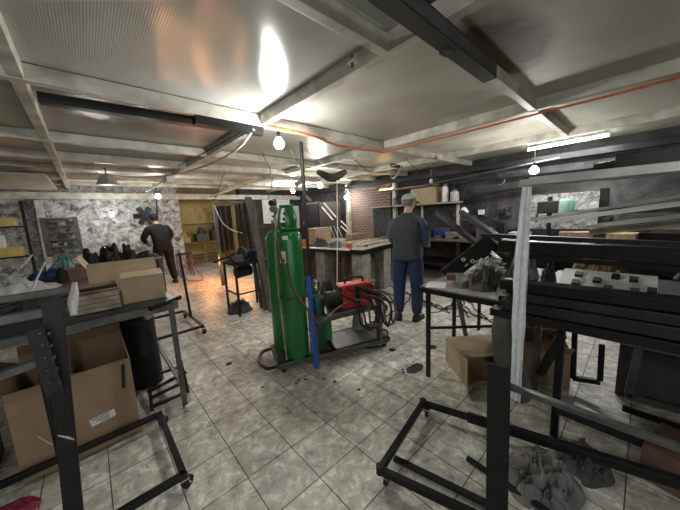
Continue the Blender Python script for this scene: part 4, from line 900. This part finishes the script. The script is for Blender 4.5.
labs = ['white box at the far end of the wall bench', 'pale carton on the wall bench beside the man', 'dark box next to the pale carton on the wall bench', 'dark blue box on the wall bench', 'low grey box on the wall bench behind crossing profiles', 'upright black tool case on the wall bench', 'grey metal box on the wall bench before the dark wall', 'upright black case beside the white plastic strip', 'pale low box on the wall bench behind the plastic strip', 'wooden box on the wall bench under the green drill', 'straw coloured box on the wall bench at right', 'dark grey box on the wall bench far right', 'pale box on the wall bench at right edge']
for (y, w, h, mm), lab in zip(items, labs):
    rz = random.uniform(-.2, .2); x = 5.6
    S(M().box((x, y, .9+h/2), (.28, w, h), rz=rz), 'bench_box', mm, lab, 'box', bevel=.01)
for k in range(14):
    y = 4.2-k*.28+random.uniform(-.08, .08); x = 5.36+random.uniform(-.04, .04); an = random.uniform(0, 3.1); h_ = random.uniform(.02, .07)
    S(M().bar((x-.05*math.cos(an), y-.09*math.sin(an), .9+h_/2), (x+.05*math.cos(an), y+.09*math.sin(an), .9+h_/2), .05, h_), 'bench_tool', ('raw', 'black2', 'rag', 'alu', 'hose')[k % 5], 'small tool lying along the front of the right wall bench', 'tool', group='tools along the wall bench')
for k in range(6):
    y = 2.9-k*.22; h_ = random.uniform(.14, .3)
    t = T('hung_tool', 'tool hanging on the dark right wall behind the sloping profiles', 'tool', (6.26, y, 1.25), 'tools hung on the dark wall'); M().bar((6.285, y, 1.5), (6.285, y+.03, 1.5-h_), .03, .03).build('tool_handle', ('raw', 'hose', 'profile')[k % 3], t); M().box((6.275, y+.03, 1.5-h_), (.05, .09, .06)).build('tool_head', 'raw', t)
# drill press: green head
c = A(553, 212, X=5.7); c.z = max(c.z, 1.2)
t = T('drill_press', 'dark bench drill with pale green motor under the bright bulb', 'drill', (c.x, c.y, .9))
M().span((c.x-.15, c.y-.12, .9), (c.x+.15, c.y+.12, .93)).build('base_plate', 'black2', t); M().cyl((c.x, c.y+.05, .93), (c.x, c.y+.05, 1.62), .035).build('column', 'black2', t, smooth=True)
M().box((c.x, c.y+.06, 1.45), (.16, .3, .2)).build('drill_head', 'black2', t, bevel=.02); M().lathe((c.x, c.y-.16, 1.32), [(.08, 0), (.11, .02), (.11, .2), (.07, .25)], 16).build('motor', 'greenmach', t, smooth=True)
M().cyl((c.x-.02, c.y+.22, 1.2), (c.x-.02, c.y+.22, 1.36), .02).build('spindle', 'raw', t); M().bar((c.x-.05, c.y+.2, 1.4), (c.x-.08, c.y+.42, 1.38), .02, .02).build('feed_handle', 'raw', t)
for k, (y, zz, lab, mm) in enumerate(((2.35, 1.35, 'white switch box on the dark wall', 'whitec'), (1.95, 1.35, 'dark socket box on the dark wall next to the white one', 'black2'))):
    S(M().span((6.2, y-.05, zz), (6.3, y+.05, zz+.1)), 'switch_box', mm, lab, 'switch')
# wall hook with wire ring
c = A(500, 180, X=6.28); S(M().tube([c+V((0, .09*math.cos(a), .1*math.sin(a))) for a in [k*.42 for k in range(13)]], .012, 6), 'wire_ring', 'chrome', 'small wire ring hanging on the dark wall left of the bright bulb', 'ring', smooth=True)
t = T('desk_lamp', 'white bent lamp reflecting above the bench behind the crossing profiles', 'lamp', A(464, 213, X=5.9)); c = A(464, 211, X=5.9)
M().lathe(c, [(.02, .08), (.05, .06), (.1, -.03)], 14).build('lamp_shade', 'whitec', t, smooth=True); M().tube(wiggle([c+V((0, 0, .08)), c+V((.1, .1, .1)), c+V((.12, .12, -.3)), (c.x+.12, c.y+.12, .9)], 14), .012, 6).build('lamp_arm', 'raw', t)

# ---------------------------------------------------------------- right table
t = T('steel_table', 'thin legged steel table with metal scraps in front of the man', 'table', (2.8, .9, 0))
ZT = .82
M().span((2.12, .62, ZT), (3.45, 1.30, ZT+.02)).build('table_top', 'dust', t)
mb = M(); mb.bar((2.12, .6, ZT-.01), (3.45, .6, ZT-.01), .03, .04); mb.bar((2.12, 1.3, ZT-.01), (3.45, 1.3, ZT-.01), .03, .04); mb.bar((2.11, .6, ZT-.01), (2.11, 1.3, ZT-.01), .03, .04); mb.build('edge_rail', 'black', t)
for x, y in ((2.12, 1.22), (2.75, 1.28), (3.42, 1.28), (3.42, .62), (2.56, .62)): M().bar((x, y, 0), (x, y, ZT-.02), .03, .03).build('leg', 'black', t)
M().bar(A(427, 328, X=2.12), A(496, 326, X=2.56), .02, .02).build('stretcher', 'black', t); M().bar((2.75, 1.28, .78), (3.05, 1.28, .05), .04, .03).build('brace', 'raw', t)
S(M().box((2.22, 1.2, ZT+.023), (.2, .16, .006), rz=.4), 'paper_sheet', 'whitec', 'white paper at the near corner of the thin legged steel table', 'paper')
mb = M()
for k in range(170):
    x = 2.78+random.gauss(0, .10); y = .98+random.gauss(0, .07); h_ = ZT+.0+max(0, .2-abs(x-2.78)*.7)*random.random()
    a = random.uniform(0, 6.28); r = random.uniform(.014, .024); ax = V((random.gauss(0, 1), random.gauss(0, 1), random.gauss(0, 1))).normalized(); e1 = ax.orthogonal().normalized(); e2 = ax.cross(e1); c = V((x, y, h_+r))
    mb.tube([c+e1*(r*math.cos(q*1.05))+e2*(r*math.sin(q*1.05)) for q in range(7)], .006, 5)
S(mb, 'chain_heap', 'alu', 'heap of pale metal rings and chain on the steel table', 'rings', kind='stuff')
S(heap(2.45, .86, ZT+.02, .42, .3, .2, 31), 'rag_heap', 'ragolive', 'olive grey cloth heap on the steel table beside the plastic strip', 'rag', smooth=True)
S(heap(2.5, .66, ZT+.02, .5, .22, .22, 33), 'rag_heap', 'rag', 'grey crumpled rags on the steel table right of the plastic strip', 'rag', smooth=True)
S(heap(2.95, .72, ZT+.02, .5, .22, .3, 35), 'rag_heap', 'film', 'pale crumpled cloth on the steel table just right of the strip, behind the profiles', 'rag', smooth=True)
S(heap(3.22, .95, ZT+.02, .36, .5, .24, 36), 'rag_heap', 'ragolive', 'olive cloth at the far end of the steel table', 'rag', smooth=True)
for k, (x, y, mm, lab) in enumerate(((2.3, 1.02, 'rag', 'small grey box lying near the paper on the steel table'), (2.5, 1.2, 'hose', 'small brown box at the back edge of the steel table'))):
    S(M().box((x, y, ZT+.045), (.12, .08, .05), rz=.5*k), 'small_box', mm, lab, 'box', bevel=.004)
# crossing black profiles leaning
def prof(p, q, w, h, lab, m='black', name='steel_profile', cat='profile', group=None):
    p = V(p); q = V(q); return S(M().bar(p, q, w, h), name, m, lab, cat, bevel=.003, group=group)
prof(A(438, 213, X=3.6), A(500, 262, X=2.9), .06, .05, 'black profile sloping down to the right, left one of the parallel pair')
prof(A(461, 212, X=3.6), A(520, 252, X=2.9), .06, .05, 'black profile sloping down to the right, right one of the parallel pair')
prof(A(446, 276, X=2.75), A(492, 240, X=3.0), .06, .16, 'wide black channel crossing below the parallel sloping profiles')
# clutter table behind rack with cards
t = T('parts_table', 'low table behind the black profile rack holding white cards', 'table', (2.9, -.1, 0))
M().span((2.5, -1.5, .80), (3.5, .55, .83)).build('table_top', 'raw', t)
for x, y in ((2.55, .5), (3.45, .5), (2.55, -1.4), (3.45, -1.4)): M().bar((x, y, 0), (x, y, .8), .04, .04).build('leg', 'raw', t)
o = T('parts_card', 'white tilted board with black square parts on the table behind the rack', 'board', (2.8, .2, .84))
e0 = A(560, 272, X=2.75); 
def cardp(u, v): return V((2.62+.32*v, .42-.52*u, .86+.10*v))
M().sheet(lambda u, v: cardp(u, v), 2, 2, .01).build('board_sheet', 'whitec', o)
for u, v in ((.2, .3), (.2, .7), (.42, .5), (.55, .2), (.6, .75), (.8, .2), (.78, .7), (.95, .3)): M().box(cardp(u, v)+V((0, 0, .012)), (.06, .045, .02), ry=-.3).build('black_part', 'rubber', o)
S(M().span((2.6, -.9, .83), (3.3, -.25, .93)), 'flat_sheet', 'whitec', 'white flat panel lying on the parts table at right edge', 'panel')
S(heap(3.1, .22, .83, .45, .45, .32, 41), 'straw_sack', 'straw', 'yellow straw sacking heap behind the black profiles', 'sack', smooth=True)
S(heap(3.1, -.35, .93, .4, .35, .3, 42), 'dark_rag', 'bag', 'black cloth heap on the white panel behind the profiles', 'rag', smooth=True)
S(heap(2.9, .52, .83, .35, .1, .2, 44), 'rag_heap', 'ragdark', 'dark grey rags squeezed at the table end behind the rack', 'rag', smooth=True)
S(heap(3.9, .9, 0, .9, .7, .75, 45), 'scrap_pile', 'ragdark', 'dark scrap heap on the floor behind the steel table', 'scrap', smooth=True)
# ---------------------------------------------------------------- profile rack (right)
XR = 2.05
t = T('profile_rack', 'black steel rack carrying long dark profiles at the right', 'rack', (XR, -.2, 0))
def post(x, y, z1, w=.04): M().bar((x, y, 0), (x, y, z1), w, w).build('post', 'black', t, bevel=.003)
post(2.08, .29, .76); post(2.08, -1.3, .76); post(2.45, .6, 1.60); post(2.45, -1.3, 1.60)
M().bar((2.06, .62, .76), (2.06, -1.6, .76), .04, .035).build('front_rail', 'raw', t); M().bar((2.45, .62, .76), (2.45, -1.6, .76), .04, .035).build('rear_rail', 'black', t)
M().bar((2.06, .29, .74), (2.45, .29, .74), .03, .03).build('cross_rail', 'black', t); M().bar((2.06, -1.3, .74), (2.45, -1.3, .74), .03, .03).build('cross_rail', 'black', t)
M().bar((2.08, .29, .70), (2.45, .45, .2), .05, .03).build('brace', 'black', t)
M().bar((2.0, .5, 1.60), (2.46, .62, 1.60), .03, .03).build('top_arm', 'alu', t); M().bar((2.0, -1.3, 1.60), (2.46, -1.3, 1.60), .03, .03).build('top_arm', 'alu', t)
M().bar((2.45, .0, .15), (2.45, -1.6, .15), .03, .03).build('lower_rail', 'black', t)
# the stack of profiles: several long members along the rack
stack = [((2.00, .66, .80), (2.00, -1.7, .83), .11, .05, 'black', 'lowest flat black profile at the front of the rack stack'),
         ((2.02, .60, .862), (2.02, -1.7, .90), .12, .06, 'profile', 'wide dark grey channel lying second from the bottom of the rack stack'),
         ((2.17, .66, .83), (2.17, -1.7, .86), .12, .09, 'black', 'black box profile low at the rear of the rack stack'),
         ((2.03, .50, .925), (2.03, -1.7, .962), .10, .05, 'profile', 'dark grey profile third from the bottom of the rack stack'),
         ((2.18, .62, .935), (2.18, -1.7, .97), .10, .08, 'black', 'black box profile on top at the rear of the rack stack'),
         ((2.05, .62, .985), (2.05, -1.7, 1.03), .11, .06, 'black', 'black profile on top at the front of the rack stack')]
for p, q, w, h, mm, lab in stack: prof(p, q, w, h, lab, mm)
prof((2.40, .75, 1.20), (2.36, -1.7, 1.16), .10, .085, 'thick black box profile spanning the rack above the stack', 'black')
prof((2.42, .9, 1.275), (2.30, -1.6, 1.225), .05, .03, 'thin black bar resting on the thick black box profile', 'black2')
M().bar((2.38, .60, 1.13), (2.38, -1.4, 1.085), .03, .03).build('middle_rail', 'black', t)
prof((2.02, .48, 1.645), (2.02, -1.6, 1.645), .10, .045, 'pale aluminium profile resting on the rack arms overhead', 'alu')
prof((2.16, .56, 1.645), (2.16, -1.6, 1.645), .12, .045, 'second pale aluminium profile on the rack arms behind the first', 'alu')
prof((2.06, .12, 1.70), (2.06, -1.6, 1.70), .10, .07, 'dark grey box profile on top of the pale overhead profiles', 'profile')
# aluminium tubes beyond
for k, (x0, y0, x1, y1, XX, w, mm, lab) in enumerate(((520, 222, 700, 193, 3.1, .025, 'alu', 'upper pale tube slanting behind the rack'), (540, 222, 700, 201, 3.0, .035, 'whitec', 'shiny white film wrapped tube slanting behind the rack'), (585, 227, 700, 214, 2.9, .03, 'alu', 'lower pale tube slanting behind the rack'), (590, 232, 700, 222, 3.2, .05, 'plank', 'grey plank slanting below the pale tubes'), (640, 236, 700, 238, 2.8, .05, 'black', 'short black profile among the pale tubes at right edge'))):
    prof(A(x0, y0, X=XX), A(x1, y1, X=XX-.1), w, w, lab, mm, 'metal_tube', 'tube')
t = T('tube_support', 'grey steel stand holding the slanting pale tubes behind the rack', 'stand', (3.1, -.1, 0))
for y in (.25, -.45): M().bar((3.42, y, .83), (3.42, y, 1.62), .06, .06).build('upright', 'raw', t)
M().bar((3.42, .25, 1.42), (3.42, -.45, 1.42), .05, .05).build('cross_bar', 'raw', t); M().bar((3.0, .2, 1.35), (3.42, .2, 1.35), .04, .04).build('arm', 'raw', t); M().bar((3.0, -.4, 1.4), (3.42, -.4, 1.4), .04, .04).build('arm', 'raw', t)
S(heap(3.98, -.5, .0, .7, .6, 1.25, 51), 'covered_machine', 'rag', 'pale cloth covered machine behind the rack at right edge', 'machine', smooth=True)
# plastic strip
top = A(527, 187, X=1.95); bot = A(514, 400, X=1.93)
def st(u, v):
    c = top.lerp(bot, v); w = .024+.014*math.sin(min(1, v*1.25)*2.6)+.005*noise.noise(V((v*9, 3, 1)))
    return c+V((.006*math.sin(u*14+v*4), (u-.5)*-2*w+.006*math.sin(v*5), 0))
S(M().sheet(st, 14, 60, .004), 'plastic_strip', 'strip', 'long translucent plastic film strip hanging from the overhead rack arm', 'film', smooth=True)
# hanging rag under strip
a = A(505, 320, X=2.0); 
S(M().tube([A(502, 305, X=1.98), A(500, 330, X=1.98), A(508, 360, X=1.98), A(516, 385, X=1.98), A(522, 405, X=1.98)], [(.03, .03), (.07, .03), (.09, .035), (.11, .04), (.05, .03)], 14), 'hanging_cloth', 'ragolive', 'dark grey cloth hanging on the rack end behind the plastic strip', 'cloth', smooth=True, sub=1)
# cartons on the floor, right
o = T('open_carton', 'brown cardboard carton lying on its side, open, under the steel table', 'carton', (2.2, .91, 0), None, -.70)
mb = M(); w_, d_, h_, t_ = .46, .42, .25, .007
mb.span((0, 0, 0), (w_, d_, t_)); mb.span((0, d_-t_, t_), (w_, d_, h_)); mb.span((0, 0, t_), (t_, d_-t_, h_)); mb.span((w_-t_, 0, t_), (w_, d_-t_, h_)); mb.span((0, .06, h_-t_), (w_, d_, h_+.002)); mb.build('carton_body', 'card2', o, local=True)
M().bar((w_/2, 0, .005), (w_/2, -.13, .13), w_*.96, .006).build('carton_flap', 'card', o, local=True)
M().bar((.003, 0, h_/2), (-.07, -.14, h_/2+.02), .007, h_*.95).build('carton_flap', 'card2', o, local=True)
M().bar((w_/2, .06, h_), (w_/2, -.05, h_+.05), w_*.9, .006).build('carton_flap', 'card2', o, local=True)
o = carton('open_carton', 'brown carton tilted behind the plastic strip under the rack', 2.92, .55, 0, .5, .36, .3, .3, 'card', (('l', 40, .15),))
S(heap(2.15, 1.38, 0, .22, .12, .03, 61), 'scrap_piece', 'ragdark', 'dark scrap beside the carton on its side', 'scrap', smooth=True)
# lower members on rack (near)
prof(A(500, 383, X=1.62), A(700, 455, X=1.75), .035, .03, 'grey steel bar crossing low between the near upright and the right edge', 'raw')
prof(A(556, 406, X=2.08), A(700, 462, X=2.15), .06, .07, 'grey folded channel low behind the near bar', 'profile')
# floor frames deep right
t = T('floor_frame', 'grey steel rectangular frame standing on the floor under the profile rack', 'frame', (2.7, 0, 0))
for p, q in (((575, 330, .5), (573, 378, .02)), ((602, 345, .42), (600, 380, .02)), ((573, 378, .02), (600, 382, .02))):
    M().bar(A(p[0], p[1], X=2.75), A(q[0], q[1], X=2.75), .035, .035).build('frame_bar', 'black', t)
t = T('floor_frame', 'pale edged steel frame on the floor under the rack, right of the black one', 'frame', (2.6, -.2, 0))
for p, q in (((640, 345), (628, 395)), ((628, 395), (690, 412))): M().bar(A(*p, X=2.6), A(*q, X=2.6), .04, .04).build('frame_bar', 'raw', t)
S(M().span((2.9, -.9, 0), (3.3, .05, .4)), 'dark_box', 'darkpanel', 'dark brown box on the floor deep under the profile rack', 'box')
# ---------------------------------------------------------------- near rolling rack right
t = T('rolling_rack', 'black steel rolling rack with one short flat upright at bottom right', 'rack', (1.3, .4, 0))
zb = .1; c1 = A(423, 403, z=zb); c2 = A(380, 470, z=zb); d1 = V((A(560, 462, z=zb)-c1)); 
e1 = V((c2.x-c1.x, c2.y-c1.y, 0)); dl = V((.28, -.96, 0)).normalized()
far2 = c1+dl*1.7; near2 = c2+dl*1.7
for p, q in ((c1, c2), (c1, far2), (c2, near2), (far2, near2)): M().bar(p, q, .035, .035).build('base_rail', 'black', t, bevel=.003)
for p in (c1, c2, far2, near2):
    M().cyl(p+V((0, 0, -.018)), p+V((0, 0, .03)), .022, n=12).build('corner_cap', 'black2', t, smooth=True); k = (c1+near2)/2-p; k.z = 0; k.normalize(); caster(t, p.x+k.x*.03, p.y+k.y*.03, zb-.018, .5)
m1 = c2+dl*.56; 
M().bar((m1.x, m1.y, zb-.02), A(499, 365, X=m1.x+.02), .022, .085, up=(.28, -.96, 0)).build('upright', 'black', t, bevel=.002)
M().bar(c1+dl*.3+V((0, 0, 0)), c1+dl*1.7+V((0, 0, .0)), .03, .06).build('side_rail', 'black2', t)
prof(A(394, 458, z=.02), A(520, 520, z=.02), .035, .02, 'dark flat bar lying on the tiles inside the near rolling rack', 'black2')
prof(A(467, 458, z=.02), A(560, 520, z=.02), .03, .02, 'second dark bar lying on the tiles by the near upright', 'profile')
p = A(540, 480, z=0); S(heap(p.x, p.y, 0, .42, .36, .16, 71), 'rag_heap', 'rag', 'grey crumpled rags on the floor inside the near rolling rack', 'rag', smooth=True)
p = A(570, 470, z=0); S(heap(p.x+.1, p.y-.05, 0, .3, .26, .13, 72), 'rag_heap', 'ragdark', 'dark rag heap on the floor at the right of the grey rags', 'rag', smooth=True)
p = A(668, 500, z=0); S(M().box((p.x+.2, p.y-.03, .1), (.3, .2, .2), rz=-.25), 'brown_box', 'brown', 'dark brown box on the floor at bottom right corner', 'box')
# floor drains and oil patches
for x, y, r, lab in ((229, 364, .03, 'round dark floor drain left of the green cylinders'), (392, 350, .035, 'dark metal scrap plate on the tiles before the man'), (432, 347, .05, 'dark flat scrap beside the steel table leg')):
    c = A(x, y, z=0); S(M().lathe((c.x, c.y, .0), [(r, 0), (r, .004), (r*.9, .005)], 14), 'floor_drain' if r < .035 else 'scrap_plate', 'black2', lab, 'drain' if r < .035 else 'scrap')
for k in range(9):
    x, y = random.choice([(300, 378), (292, 384), (262, 387), (375, 378), (330, 380), (405, 372), (352, 372), (246, 470), (283, 381), (360, 392)]); c = A(x+random.uniform(-8, 8), y+random.uniform(-4, 4), z=0)
    S(heap(c.x, c.y, 0, .035, .025, .006, 80+k, 6), 'metal_chip', 'black2', 'small dark metal chip lying on the floor tiles', 'chip', group='metal chips on the tiles')

# ---------------------------------------------------------------- world + output
w = bpy.data.worlds.new('world'); sc.world = w; w.use_nodes = True
bg = w.node_tree.nodes['Background']; bg.inputs['Color'].default_value = (.9, .95, 1, 1); bg.inputs['Strength'].default_value = .5
sc.view_settings.view_transform = 'Standard'; sc.view_settings.look = 'None'; sc.view_settings.gamma = 1; sc.view_settings.use_curve_mapping = False
sc.view_settings.exposure = 1.55
sc.cycles.use_denoising = True
